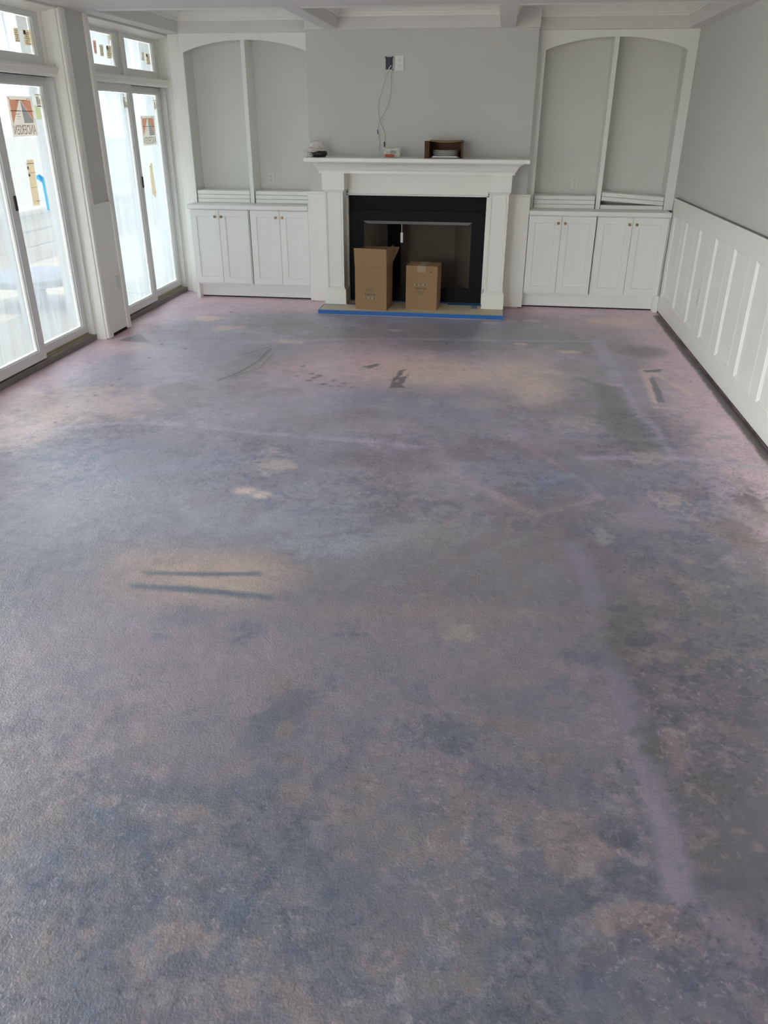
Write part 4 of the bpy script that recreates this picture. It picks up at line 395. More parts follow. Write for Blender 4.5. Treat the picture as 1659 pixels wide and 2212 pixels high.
ce = struct(MB().box(-3.85, 1.95, -2.9, 8.6, 2.50, 2.75).done('ceiling', CEIL))
ZB = 2.296
def beam(*a): return B('beam', CEIL, ce, *a, bev=.003)
beam(-3.09, -2.945, -2.6, 7.80, ZB, 2.52)                      # along the door wall
beam(1.462, 1.575, -2.6, 7.80, ZB, 2.52)                       # along the right wall
beam(-3.09, 1.575, 7.80, 8.10, ZB, 2.52)                       # along the back wall
beam(-1.741, .250, 7.605, 7.80, ZB, 2.52)                      # jog over the chimney breast
for x0, x1 in ((-1.572, -1.452), (-.078, .050)):
    beam(x0, x1, -2.6, 7.61, ZB, 2.52)
for y0, y1 in ((5.66, 6.16), (3.2, 3.65), (.8, 1.25)):
    beam(-2.95, 1.47, y0, y1, ZB + .001, 2.521)
def crown(pts, x0, x1, y):                                       # crown moulding run facing -Y
    MB().prism([(y - d, z) for d, z in pts], x0, x1, 'x').done('crown_moulding', WHITE, ce)
prof = [(0, 2.385), (.012, 2.385), (.014, 2.40), (.02, 2.405), (.022, 2.416), (.05, 2.448), (.058, 2.452), (.06, 2.475), (.066, 2.50), (0, 2.50)]
crown(prof, -2.945, -1.572, 7.80); crown(prof, .05, 1.462, 7.80); crown(prof, -1.452, -.078, 7.605)
for x0, x1 in ((-2.945, -1.572), (-1.452, -.078), (.05, 1.462)):
    # small bead along the back lower edge of the cross beam
    B('beam_bead', WHITE, ce, x0, x1, 6.16, 6.285, ZB + .004, ZB + .022)
    MB().prism([(6.16, 2.37), (6.175, 2.37), (6.18, 2.40), (6.22, 2.45), (6.226, 2.50), (6.16, 2.50)], x0, x1, 'x').done('crown_moulding', WHITE, ce)
for x0, sgn in ((-2.945, 1), (1.462, -1), (-1.572, -1), (-1.452, 1), (-.078, -1), (.05, 1)):
    pr = [(x0 + sgn * d, z) for d, z in prof]
    MB().prism(pr, 6.13, 7.61 if abs(x0) < 1.6 and x0 < .2 and x0 != 1.462 else 7.80, 'y').done('crown_moulding', WHITE, ce)

# right wall wainscot -------------------------------------------------
B('wainscot_board', WHITE, rt, 1.557, 1.572, -2.6, 7.655, .018, .99)
B('rail', WHITE, rt, 1.544, 1.557, -2.6, 7.655, .018, .155); B('rail', WHITE, rt, 1.544, 1.557, -2.6, 7.655, .870, .985)
B('chair_rail', WHITE, rt, 1.536, 1.572, -2.6, 7.655, .985, 1.004, bev=.003)
NP = 20
st0 = None; pm0 = None
for k in range(NP):
    yl = 7.558 - .5023 * k; yr = yl - .36
    y1 = 7.655 if k == 0 else yl + .1423
    if k == 0: B('stile', WHITE, rt, 1.544, 1.557, yl, y1, .155, .870)
    else:
        if st0 is None: st0 = MB().box(1.544, 1.557, 0, .1423, .155, .870).done('stile', WHITE, rt); o = st0
        else:
            o = st0.copy(); S.collection.objects.link(o); o.parent = rt
        o.location = (0, yl, 0)
    if pm0 is None:
        m_ = MB(); P4 = lambda i, x: [(x, 0 - i, .155 + i), (x, 0 - i, .870 - i), (x, -.36 + i, .870 - i), (x, -.36 + i, .155 + i)]
        m_.loops([P4(0, 1.557), P4(0, 1.5425), P4(.005, 1.5425), P4(.009, 1.548), P4(.014, 1.5495), P4(.019, 1.556), P4(.021, 1.557)], False, False)
        pm0 = m_.done('panel_moulding', WHITE, rt); o = pm0
    else:
        o = pm0.copy(); S.collection.objects.link(o); o.parent = rt
    o.location = (0, yl, 0)
B('grey_ledge', LEDGEM, rt, 1.5385, 1.572, -2.6, 7.655, 1.004, 1.0048)['label'] = 'grey top of the wainscot ledge'  # grey strip on the ledge top, darker than the white trim
B('floor_gap', SPECK, rt, 1.5565, 1.572, -2.6, 7.655, .0, .017)

# pier trim between the two doors --------------------------------------
pr_ = struct(empty('trim_1', (-3.085, 6.14, 0)))
B('corner_casing', WHITE, pr_, XI, -3.068, 5.935, 6.012, 0, 2.296, bev=.008)
B('corner_casing', WHITE, pr_, XI, -3.068, 6.287, 6.345, .012, 2.296, bev=.003)
B('wainscot_panel', WHITE, pr_, XI, -3.076, 6.012, 6.287, .028, 1.0)
B('chair_rail', WHITE, pr_, XI, -3.066, 6.008, 6.292, 1.0, 1.022, bev=.003)
B('dark_gap', SPECK, pr_, XI, -3.082, 6.02, 6.28, .0, .028)
for nm, ya, yb, s_ in (('trim_2', 5.94, None, -1), ('trim_3', 7.99, None, -1), ('trim_4', 4.29, None, 1), ('trim_5', 6.34, None, 1)):
    t_ = struct(empty(nm, (-3.2, ya, 0)))                       # jamb extensions of the door openings
    f = lambda d: sorted((ya, ya + s_ * d))
    B('jamb_board', WHITE, t_, -3.30, -3.150, *f(.012), .0, 2.285); B('jamb_board', WHITE, t_, -3.150, -3.092, *f(.024), .0, 2.285, bev=.003); B('jamb_edge', WHITE, t_, -3.092, -3.070, *f(.016), .006, 2.285, bev=.004)
fl = struct(empty('trim_6', (-3.0, 7.9, 0)))                    # filler between the far door and the bookcase
B('filler_board', WHITE, fl, -3.085, -3.02, 7.90, 8.10, 0, 2.296, bev=.003); B('filler_board', WHITE, fl, -3.02, -2.968, 7.872, 8.10, 0, 2.296, bev=.003)

# ------------------------------------------------------------------ doors
def ring(name, m, parent, x0, x1, yo, zo, yi, zi, bev=0):
    r = MB(); Q = lambda x, y, z: [(x, y[0], z[0]), (x, y[1], z[0]), (x, y[1], z[1]), (x, y[0], z[1])]
    # outer front -> inner front (with a small stepped glazing bead) -> inner back -> outer back
    g = (yi[1] - yi[0]) * 0 + .008
    r.loops([Q(x0, yo, zo), Q(x1, yo, zo), Q(x1, (yi[0] - g, yi[1] + g), (zi[0] - g, zi[1] + g)), Q(x1 - .006, (yi[0] - g, yi[1] + g), (zi[0] - g, zi[1] + g)), Q(x1 - .012, yi, zi), Q(x0, yi, zi), Q(x0, yo, zo)], False, False)
    bmesh.ops.remove_doubles(r.b, verts=r.b.verts, dist=1e-5)
    return r.done(name, m, parent)
def make_door(n, ya, film=True):
    d = struct(empty('door_%d' % n, (-3.2, ya + .8, 0)))
    fr = MB(); fr.box(-3.31, -3.175, ya, ya + .035, .0, 1.90).box(-3.31, -3.175, ya + 1.605, ya + 1.64, .0, 1.90).box(-3.31, -3.175, ya + .035, ya + 1.605, 1.868, 1.90)
    fr.done('door_frame', DOORW, d)
    B('threshold', SILL, d, -3.225, -3.171, ya - .0, ya + 1.63, .0, .044, bev=.004)
    tk = MB(); tk.prism([(-3.31, .0), (-3.225, .0), (-3.225, .055), (-3.235, .062), (-3.31, .062)], ya + .035, ya + 1.605, 'y')
    tk.done('track', TRACK, d); B('track_rib', TRACK, d, -3.213, -3.205, ya + .035, ya + 1.6, .044, .052)
    # fixed panel at the far side, sliding panel on the inner track
    for nm, xg, y0, y1, gl in (('fixed_panel', -3.245, ya + .80, ya + 1.604, (ya + .885, ya + 1.53)), ('sliding_panel', -3.198, ya + .036, ya + .875, (ya + .125, ya + .79))):
        p = ring(nm, DOORW, d, xg - .017, xg + .018, (y0, y1), (.063 if 'fix' in nm else .054, 1.868), gl, (.126, 1.806))
        MB().box(xg - .003, xg + .003, gl[0] - .002, gl[1] + .002, .124, 1.808).done('pane', GLASS, p)
        if not film: continue
        f_ = MB(); ny_, nz2 = 24, 40; V = []
        for i in range(ny_ + 1):
            for j in range(nz2 + 1):
                y = gl[0] + .003 + (gl[1] - gl[0] - .006) * i / ny_; z = .129 + 1.674 * j / nz2
                V.append(f_.b.verts.new((xg - .0135 + .0025 * noise.noise(Vector((n * 3 + y * 9, z * 1.6, len(nm)))), y, z)))
        for i in range(ny_):
            for j in range(nz2):
                a = i * (nz2 + 1) + j; f_.b.faces.new((V[a], V[a + nz2 + 1], V[a + nz2 + 2], V[a + 1]))
        f_.done('protective_film', {1: FILM, 2: FILM2, 3: FILM3}[n], p, True)
        if 'slid' in nm:
            h = MB(); h.box(xg + .018, xg + .027, ya + .843, ya + .867, 1.055, 1.148, bev=.003)
            o = h.done('handle', DARKP, p); o['label'] = 'dark bronze pull on the sliding stile'
    return d
make_door(1, 4.29); make_door(2, 6.34); make_door(3, 2.24); make_door(4, .19, False); make_door(5, -1.86, False)  # last three doors are added out of view to bring in daylight
def make_transom(n, ya, film=True):
    d = struct(empty('window_%d' % n, (-3.2, ya + .8, 1.9)))
    MB().prism([(-3.31, 1.868), (-3.175, 1.868), (-3.165, 1.875), (-3.150, 1.875), (-3.142, 1.885), (-3.135, 1.910), (-3.128, 1.915), (-3.128, 1.930), (-3.31, 1.930)], ya + .01, ya + 1.63, 'y').done('sill', WHITE, d)
    fr = MB(); fr.box(-3.31, -3.20, ya, ya + .03, 1.93, 2.285).box(-3.31, -3.20, ya + 1.61, ya + 1.64, 1.93, 2.285).box(-3.31, -3.20, ya + .81, ya + .84, 1.93, 2.285).box(-3.31, -3.20, ya, ya + 1.64, 2.275, 2.29)
    fr.done('window_frame', WHITE, d)
    MB().prism([(-3.31, 2.255), (-3.20, 2.255), (-3.19, 2.265), (-3.15, 2.27), (-3.09, 2.28), (-3.09, 2.296), (-3.31, 2.296)], ya, ya + 1.64, 'y').done('head_trim', WHITE, d)
    for y0, y1 in ((ya + .03, ya + .81), (ya + .84, ya + 1.61)):
        gl = (y0 + .095, y1 - .085)
        p = ring('sash', DOORW, d, -3.265, -3.218, (y0, y1), (1.93, 2.275), gl, (2.0, 2.222))
        MB().box(-3.241, -3.235, gl[0] - .002, gl[1] + .002, 1.998, 2.224).done('pane', GLASS, p)
        if not film: continue
        f_ = MB(); f_.loops([[(-3.252, gl[0] + .003, 2.003), (-3.252, gl[1] - .003, 2.003)], [(-3.252, gl[0] + .003, 2.219), (-3.252, gl[1] - .003, 2.219)]], False, False, False)
        f_.done('protective_film', {1: FILM, 2: FILM2, 3: FILM3}[n], p)
make_transom(1, 4.29); make_transom(2, 6.34); make_transom(3, 2.24); make_transom(4, .19, False); make_transom(5, -1.86, False)  # last three transoms belong to the added unseen doors

# stickers left on the panes (printed to be read from outside, so mirrored from in here)
def sheet(pts, x, m, name, parent=None, th=.0006):
    b = MB(); b.b.faces.new([b.b.verts.new((x, p[0], p[1])) for p in pts]); return b.done(name, m, parent)
def sticker(key, x, m, label, marks=(), group='manufacturer stickers on the door and transom panes', name='window_sticker', cat='sticker'):
    p = STICK[key]; c = [sum(v[0] for v in p) / len(p), sum(v[1] for v in p) / len(p)]
    t = thing(name, label, cat, (x, c[0], c[1]), group)
    sheet(p, x, m, 'paper', t)
    ys = [v[0] for v in p]; zs = [v[1] for v in p]; y0, y1, z0, z1 = min(ys), max(ys), min(zs), max(zs)
    if marks:
        b = MB()
        for (a, b_, c_, d_) in marks:
            b.box(x, x + .0005, y0 + (y1 - y0) * a, y0 + (y1 - y0) * b_, z0 + (z1 - z0) * c_, z0 + (z1 - z0) * d_)
        b.done('print', PINK_, t)['kind'] = 'stuff'
    return t
XF, XS, XT = -3.2525, -3.2055, -3.2445
lines = lambda n, a=.12, b=.88, s=0: [(a + .1 * ((i * 7 + s) % 3), b - .12 * ((i * 5 + s) % 3), .1 + .8 * i / n, .1 + .8 * i / n + .28 / n) for i in range(n)]
def big_sticker(key, label):
    p = STICK[key]; y0 = (p[0][0] + p[3][0]) / 2; y1 = (p[1][0] + p[2][0]) / 2; z0 = (p[2][1] + p[3][1]) / 2; z1 = (p[0][1] + p[1][1]) / 2
    t = thing('window_sticker', label, 'sticker', (XF, (y0 + y1) / 2, z0), 'manufacturer stickers on the door and transom panes')
    U = lambda u: y0 + (y1 - y0) * u
    V = lambda v: z1 - (z1 - z0) * v
    x = XF; sheet(p, x, PCREAM, 'paper', t)
    q = lambda pts, dx, m, nm: sheet([(U(a), V(b)) for a, b in pts], x + dx, m, nm, t, .0003)
    q([(.08, .09), (.465, .09), (.11, .66), (.08, .66)], .0008, PRED, 'red_field'); q([(.515, .09), (.92, .09), (.92, .61)], .0008, PRED, 'red_field')
    q([(.50, .10), (.91, .62), (.90, .655), (.84, .66), (.80, .67), (.62, .665), (.52, .67)], .0010, PGREY, 'grey_gable')
    q([(.06, .355), (.46, .355), (.46, .375), (.06, .375)], .0018, PBRN, 'sash_bar'); q([(.49, .355), (.95, .355), (.95, .375), (.49, .375)], .0018, PBRN, 'sash_bar')
    q([(.32, .09), (.70, .09), (.70, .105), (.32, .105)], .0018, PBRN, 'sash_bar')
    b = MB()
    for a, c, d, e in ((.05, .075, .045, .085), (.75, .77, .045, .09), (.80, .93, .055, .065), (.22, .40, .44, .45), (.25, .42, .50, .51), (.22, .40, .56, .565), (.54, .90, .72, .728), (.08, .45, .76, .766)):
        b.box(x + .0018, x + .0021, U(a), U(c), V(e), V(d))
    b.done('print', PINK_, t)['kind'] = 'stuff'
    sz = (y1 - y0) * .212
    text_mesh('ANDERSEN', sz, PINK_, 'lettering', t, lambda a, c: Vector((x + .0015, U(.5) - a * .84, V(.845) + c * 1.25)))
    return t
big_sticker('big1', 'large sticker of a red picture with a pale gable, on the near door')
big_sticker('big2', 'large red and cream picture sticker on the far door')
sticker('small1', XF, PCREAM, 'small white printed label beside the large picture sticker on the near door', [(0, 1, .95, 1), (.1, .9, .05, .13), (.2, .32, .2, .8), (.45, .55, .25, .85), (.68, .76, .2, .6), (.84, .9, .3, .7)])
sticker('yel', XF - .001, PYEL, 'pale green blank label under the small printed label on the near door', [])
sticker('tan1', XF, PTAN, 'long tan strip label beside the blue tape on the near door', [(.03, .97, .91, .925), (.1, .28, .80, .86), (.03, .97, .715, .722), (.1, .3, .65, .70), (.02, .95, .40, .405), (.5, .97, .095, .105)])
sticker('small2', XS, PCREAM, 'small printed label on the far door sliding pane', [(0, 1, .95, 1), (.15, .3, .08, .85), (.4, .46, .1, .7), (.6, .75, .1, .4), (.6, .9, .5, .56), (.82, .88, .1, .45)])
sticker('small3', XF, PCREAM, 'small printed label above the far door red and cream picture sticker', [(0, 1, .95, 1), (.15, .3, .08, .85), (.4, .46, .1, .7), (.6, .75, .1, .4), (.6, .9, .5, .56), (.82, .88, .1, .45)])
sticker('tan2', XF, PTAN, 'torn curved tan strip label on the far door', [(.1, .35, .88, .92), (.62, .95, .13, .145)])
sticker('t1', XT, PTAN, 'narrow tan label at the left on the near transom pane', lines(6)); sticker('t2', XT, PTAN, 'wider tan label with a dark square at the right on the near transom pane', lines(7) + [(.08, .38, .68, .95)])
sticker('u1', XT, PRED, 'reddish label partly hidden behind the pier on the far transom', lines(6)); sticker('u2', XT, PTAN, 'narrow tan label beside the reddish one on the far transom', lines(6, s=1)); sticker('u3', XT, PTAN, 'wide tan label in the lower right corner of the far transom first pane', lines(6, s=2) + [(.06, .4, .7, .95)])
sticker('u4', XT, PTAN, 'torn tan scrap high on the far transom first pane', [])
sticker('v1', XT, PTAN, 'notched tan label on the far transom second pane', lines(5)); sticker('v2', XT, PTAN, 'wide tan label beside the notched one on the far transom second pane', lines(6, s=1) + [(.06, .4, .7, .95)])
tp = thing('tape_strip', 'bent strip of light blue tape hanging on the near door pane', 'tape', (XF, 5.63, 1.0))
sheet(STICK['blue'], XF + .003, PBLUE, 'tape', tp, .0008)
sheet([(5.60, 1.243), (5.622, 1.250), (5.66, 1.226), (5.645, 1.20), (5.635, 1.21)], XF + .0042, PBLUE, 'folded_end', tp, .0005)

# ------------------------------------------------------------------ base cabinets, counters, bookcases
def knob(x, z, y, parent):
    k = MB(); k.lathe([(.005, 0), (.005, -.014)], (x, y, z), 10, 'y'); k.box(x - .0105, x + .0105, y - .028, y - .013, z - .0105, z + .0105, bev=.003)
    o = k.done('knob', BRASS, parent); o['label'] = 'small square brass knob'; return o
def cab_door(x0, x1, kx, parent):
    z0, z1 = .152, .832; y = 7.653; f = .058
    d = MB(); Q = lambda i, yy: [(x0 + i, yy, z0 + i), (x1 - i, yy, z0 + i), (x1 - i, yy, z1 - i), (x0 + i, yy, z1 - i)]
    d.loops([Q(0, y + .019), Q(0, y + .001), Q(.001, y), Q(f, y), Q(f + .003, y + .009)], True, True)
    o = d.done('door', CABW, parent); knob(kx, .774, y, o); return o
def cabinet(label, x0, x1, doors, foot=None):
    t = thing('base_cabinet', label, 'cabinet', ((x0 + x1) / 2, 7.85, 0), 'white shaker base cabinets under the bookcases')
    c = MB(); c.box(x0 + (.004 if not foot or x0 > 0 else 0), x1 - (.004 if not foot or x0 < 0 else 0), 7.673, 8.098, .134, .841); c.done('carcass', CABW, t)
    B('toe_kick', CABW, t, x0, x1, 7.742, 7.755, .012, .134)
    B('toe_gap', SPECK, t, x0, x1, 7.748, 7.755, 0, .012)
    if foot:
        B('foot', CABW, t, foot[0], foot[1], 7.655, 7.742, 0, .150)
    for a, b, k in doors: cab_door(a, b, k, t)
    return t
cabinet('white two door base cabinet beside the far sliding door', -2.952, -2.357, [(-2.942, -2.6575, -2.690), (-2.6545, -2.368, -2.628)], (-2.952, -2.917))
cabinet('white two door base cabinet left of the fireplace surround', -2.357, -1.776, [(-2.346, -2.0575, -2.092), (-2.0545, -1.779, -2.028)])
cabinet('white two door base cabinet right of the fireplace surround', .284, .897, [(.288, .5815, .552), (.5845, .889, .614)])
cabinet('white two door base cabinet in the corner against the wainscot wall', .897, 1.543, [(.905, 1.2105, 1.182), (1.2135, 1.524, 1.246)], (1.497, 1.542))
def counter(label, x0, x1):
    t = tag(MB().box(x0, x1, 7.622, 8.098, .842, .881, bev=.004).done('countertop', CABW), label, 'countertop', 'white countertops')
counter('white countertop over the cabinets near the sliding doors', -2.958, -1.776)
counter('white countertop over the cabinets near the wainscot wall', .284, 1.535)
def arch(x0, x1, xa, xb):
    pts = [(x0, 2.296), (x0, 2.14), (xa, 2.14), (xa + 1e-4, 2.148)]
    n = 28; zc = 2.148; h = .096
    for i in range(n + 1):
        u = i / n; pts.append((xa + (xb - xa) * u, zc + h * (1 - (2 * u - 1) ** 2) ** .9))
    pts += [(xb, 2.14), (x1, 2.14), (x1, 2.296)]
    return pts
def bookcase(label, x0, x1, xa, xb, xd):
    t = thing('bookcase', label, 'bookcase', ((x0 + x1) / 2, 8.0, .881), 'built in bookcases beside the chimney breast')
    B('stile', CABW, t, x0, xa, 7.84, 7.86, .882, 2.14); B('stile', CABW, t, xb, x1, 7.84, 7.86, .882, 2.14)
    v = MB(); pts = arch(x0, x1, xa, xb)
    # valance: strip between the arch and the flat top
    low = pts[1:-1]; top = [(p[0], 2.2955) for p in low]
    ring_ = [low, top]
    for yy in (7.84, 7.86):
        a = [v.b.verts.new((p[0], yy, p[1])) for p in low]; b = [v.b.verts.new((p[0], yy, 2.2955)) for p in low]
        for i in range(len(low) - 1):
            if (a[i].co - a[i + 1].co).length > 1e-6 and abs(a[i].co.x - a[i + 1].co.x) > 1e-6: v.b.faces.new((a[i], a[i + 1], b[i + 1], b[i]))
        if yy == 7.84: A0 = a
        else:
            for i in range(len(low) - 1): v.b.faces.new((A0[i], A0[i + 1], a[i + 1], a[i]))
    v.done('arched_valance', CABW, t)
    B('divider', CABW, t, xd[0], xd[1], 7.842, 8.085, .882, 2.243)
    B('side_panel', BOOK, t, x0, xa - .002, 7.86, 8.085, .882, 2.29); B('side_panel', BOOK, t, xb + .002, x1, 7.86, 8.085, .882, 2.29)
    B('back_panel', BOOK, t, x0, x1, 8.085, 8.098, .882, 2.296)
    return t
bookcase('white arched bookcase beside the sliding doors, open and without shelves', -2.958, -1.742, -2.926, -1.768, (-2.384, -2.347))
bookcase('white arched bookcase beside the wainscot wall, open and without shelves', .247, 1.570, .318, 1.492, (.886, .924))
def board(x0, x1, z, label, th=.0352, rot=0.0, grp='loose shelf boards stacked on the countertops'):
    o = MB().box(-(x1 - x0) / 2, (x1 - x0) / 2, -.11, .11, 0, th, bev=.0035).done('shelf_board', CABW)
    o.location = ((x0 + x1) / 2, 7.962, z); o.rotation_euler = (0, rot, 0)
    return tag(o, label, 'shelf', grp)
pos = ('lowest', 'middle', 'topmost')
for where, x0, x1 in (('of the flat white stack beside the sliding doors', -2.921, -2.392), ('of the flat white stack just left of the mantel', -2.338, -1.772), ('of the flat white stack just right of the mantel', .322, .878)):
    for i in range(3): board(x0 + .001 * i, x1, .882 + i * .0372, '%s shelf board %s' % (pos[i], where))
board(.930, 1.488, .882, 'lowest white shelf board lying flat under the tilted pair')
board(.931, 1.487, .937, 'lower of two tilted white shelf boards in the corner bay', rot=.064); board(.931, 1.487, .9745, 'upper of two tilted white shelf boards in the corner bay', rot=.064)

# ------------------------------------------------------------------ fireplace
for nm, x0, x1 in (('trim_7', -1.775, -1.560), ('trim_8', .090, .283)):
    t_ = struct(empty(nm, ((x0 + x1) / 2, 7.645, 0)))
    B('wainscot_panel', WHITE, t_, x0, x1, 7.638, 7.66, .012, .992, bev=.003); B('chair_rail', WHITE, t_, x0 - (.006 if x0 < -1 else 0), x1 + (.004 if x0 > 0 else 0), 7.628, 7.66, .992, 1.013, bev=.004)
    B('return_panel', WHITE, t_, *( (x0, x0 + .034) if x0 < -1 else (x1 - .038, x1) ), 7.66, 7.74, .012, .992)
he = thing('hearth', 'low hearth slab covered with tan board and edged with blue tape', 'hearth', (-.74, 7.37, 0))
B('slab', HEARTH, he, -1.585, .108, 7.107, 7.64, 0, .034); B('cover_board', HEARTH, he, -1.578, .101, 7.118, 7.63, .034, .040)
def tape(*a, m=TAPE):
    o = B('masking_tape', m, he, *a); return o
tape(-1.588, .111, 7.104, 7.107, .004, .038); tape(-1.586, -.60, 7.105, 7.116, .038, .0405, m=TAPEF); tape(-.60, .109, 7.105, 7.114, .038, .0405, m=TAPEF)
tape(.108, .111, 7.107, 7.40, .002, .038); tape(-1.588, -1.585, 7.107, 7.36, .004, .038)
tape(-1.36, -.10, 7.555, 7.60, .040, .0408); tape(-.42, -.10, 7.50, 7.556, .040, .0406); tape(-.19, -.135, 7.36, 7.50, .040, .0408, m=TAPEF); tape(-1.36, -1.25, 7.37, 7.44, .040, .0407, m=TAPEF); tape(-1.578, -1.38, 7.335, 7.365, .040, .0406, m=TAPEF)

ma = thing('fireplace_mantel', 'white painted mantel with pilasters and cove moulding around the firebox', 'fireplace', (-.735, 7.5, .04))
def rect(x0, x1, yf, z, yb=7.653): return [(x0, yf, z), (x1, yf, z), (x1, yb, z), (x0, yb, z)]
for xl in (-1.574, -.098):
    xr = xl + .202; Yp = 7.365
    p = MB(); p.loops([rect(xl + .017, xr - .017, Yp + .022, .186), rect(xl + .017, xr - .017, Yp + .022, 1.036)]); p = p.done('pilaster', WHITE, ma)
    k = MB(); k.loops([rect(xl, xr, Yp, .0405), rect(xl, xr, Yp, .172), rect(xl + .015, xr - .015, Yp + .014, .192)]); k.done('plinth', WHITE, p)
    k = MB(); k.loops([rect(xl + .015, xr - .015, Yp + .014, 1.030), rect(xl, xr, Yp, 1.050), rect(xl, xr, Yp, 1.186)]); k.done('capital', WHITE, p)
    Q = lambda i, y: [(xl + .0165 + i, y, .190 + (i * .4)), (xr - .0165 - i, y, .190 + i * .4), (xr - .0165 - i, y, 1.034 - i * .4), (xl + .0165 + i, y, 1.034 - i * .4)]
    k = MB(); k.loops([Q(0, Yp + .0225), Q(0, Yp + .012), Q(.012, Yp + .012), Q(.014, Yp + .016), Q(.020, Yp + .013), Q(.026, Yp + .0225)], False, False); k.done('panel_moulding', WHITE, p)
fz = MB(); fz.box(-1.374, -.096, 7.575, 7.653, 1.006, 1.186); fz.done('frieze', WHITE, ma)
MB().prism([(7.653, .988), (7.585, .988), (7.560, .992), (7.560, 1.000), (7.566, 1.008), (7.653, 1.008)], -1.395, -.07, 'x').done('lip_moulding', WHITE, ma)
B('inner_leg', WHITE, ma, -1.402, -1.374, 7.56, 7.653, .0405, 1.0); B('inner_leg', WHITE, ma, -.107, -.06, 7.56, 7.653, .0405, 1.0)
cr = [(0, 1.186), (.020, 1.186), (.020, 1.207), (.026, 1.209), (.028, 1.215), (.034, 1.222), (.038, 1.232), (.046, 1.244), (.056, 1.256), (.068, 1.266), (.080, 1.272), (.086, 1.274), (.088, 1.280)]
k = MB(); k.loops([rect(-1.576 - d, .106 + d, 7.363 - d, z) for d, z in cr]); k.done('cove_moulding', WHITE, ma)
B('mantel_shelf', WHITE, ma, -1.702, .243, 7.222, 7.652, 1.280, 1.315, bev=.005)

fb = thing('firebox', 'black fronted built in firebox with bare brown refractory walls', 'fireplace', (-.74, 7.7, .04))
YF = 7.612
m_ = MB(); m_.box(-1.374, -.107, YF, YF + .02, .864, .990); m_.done('upper_facing', BLACK, fb)
m_ = MB(); Q = lambda y, i=0: None
m_.box(-1.374, -1.243, YF - .004, YF + .03, .0405, .861).box(-.232, -.107, YF - .004, YF + .03, .0405, .861).box(-1.243, -.232, YF - .004, YF + .03, .768, .861).box(-1.243, -.232, YF - .004, YF + .03, .0405, .170)
m_.done('front_frame', BLACK2, fb)
m_ = MB(); m_.loops([[(-1.243, YF, .768), (-.232, YF, .768), (-.232, YF + .003, .768), (-1.243, YF + .003, .768)], [(-1.215, YF + .045, .738), (-.262, YF + .045, .738), (-.262, YF + .048, .738), (-1.215, YF + .048, .738)]]); o = m_.done('lintel_hood', LINT, fb); o['label'] = 'pale grey metal lintel strip'
def panel(name, pts, nrm):
    m = MB(); p = [Vector(q) for q in pts]; n = Vector(nrm) * .012
    m.loops([p, [q + n for q in p]]); return m.done(name, REFR, fb)
x0, x1, xa, xb, yb = -1.236, -.238, -1.02, -.395, 7.96
panel('side_panel', [(x0, YF + .03, .165), (xa, yb, .165), (xa, yb, .84), (x0, YF + .03, .84)], (-1, 0, 0)); panel('side_panel', [(x1, YF + .03, .165), (xb, yb, .165), (xb, yb, .84), (x1, YF + .03, .84)], (1, 0, 0))
panel('rear_panel', [(xa, yb, .165), (xb, yb, .165), (xb, yb, .84), (xa, yb, .84)], (0, 1, 0)); panel('firebox_floor', [(x0, YF + .03, .165), (x1, YF + .03, .165), (xb, yb, .165), (xa, yb, .165)], (0, 0, -1)); panel('firebox_top', [(x0, YF + .03, .84), (x1, YF + .03, .84), (xb, yb, .84), (xa, yb, .84)], (0, 0, 1))
m_ = MB(); n_ = 26; lp = []
for z in (.168, .45, .738):
    lp.append([(-1.02 + .128 * i / n_, 7.672 + (.012 if i % 2 else 0) + .004 * math.sin(i), z) for i in range(n_ + 1)])
m_.loops(lp, False, False, False); o = m_.done('mesh_curtain', MESHM, fb); o['label'] = 'dark mesh spark curtain gathered in folds'
B('curtain_rod', MESHM, fb, -1.22, -.26, 7.668, 7.674, .742, .748)
m_ = MB(); m_.box(-.896, -.872, 7.664, 7.667, .572, .662, bev=.0012); m_.box(-.886, -.882, 7.665, 7.666, .662, .742); o = m_.done('paper_tag', PLATEM, fb); o['label'] = 'white paper tag'

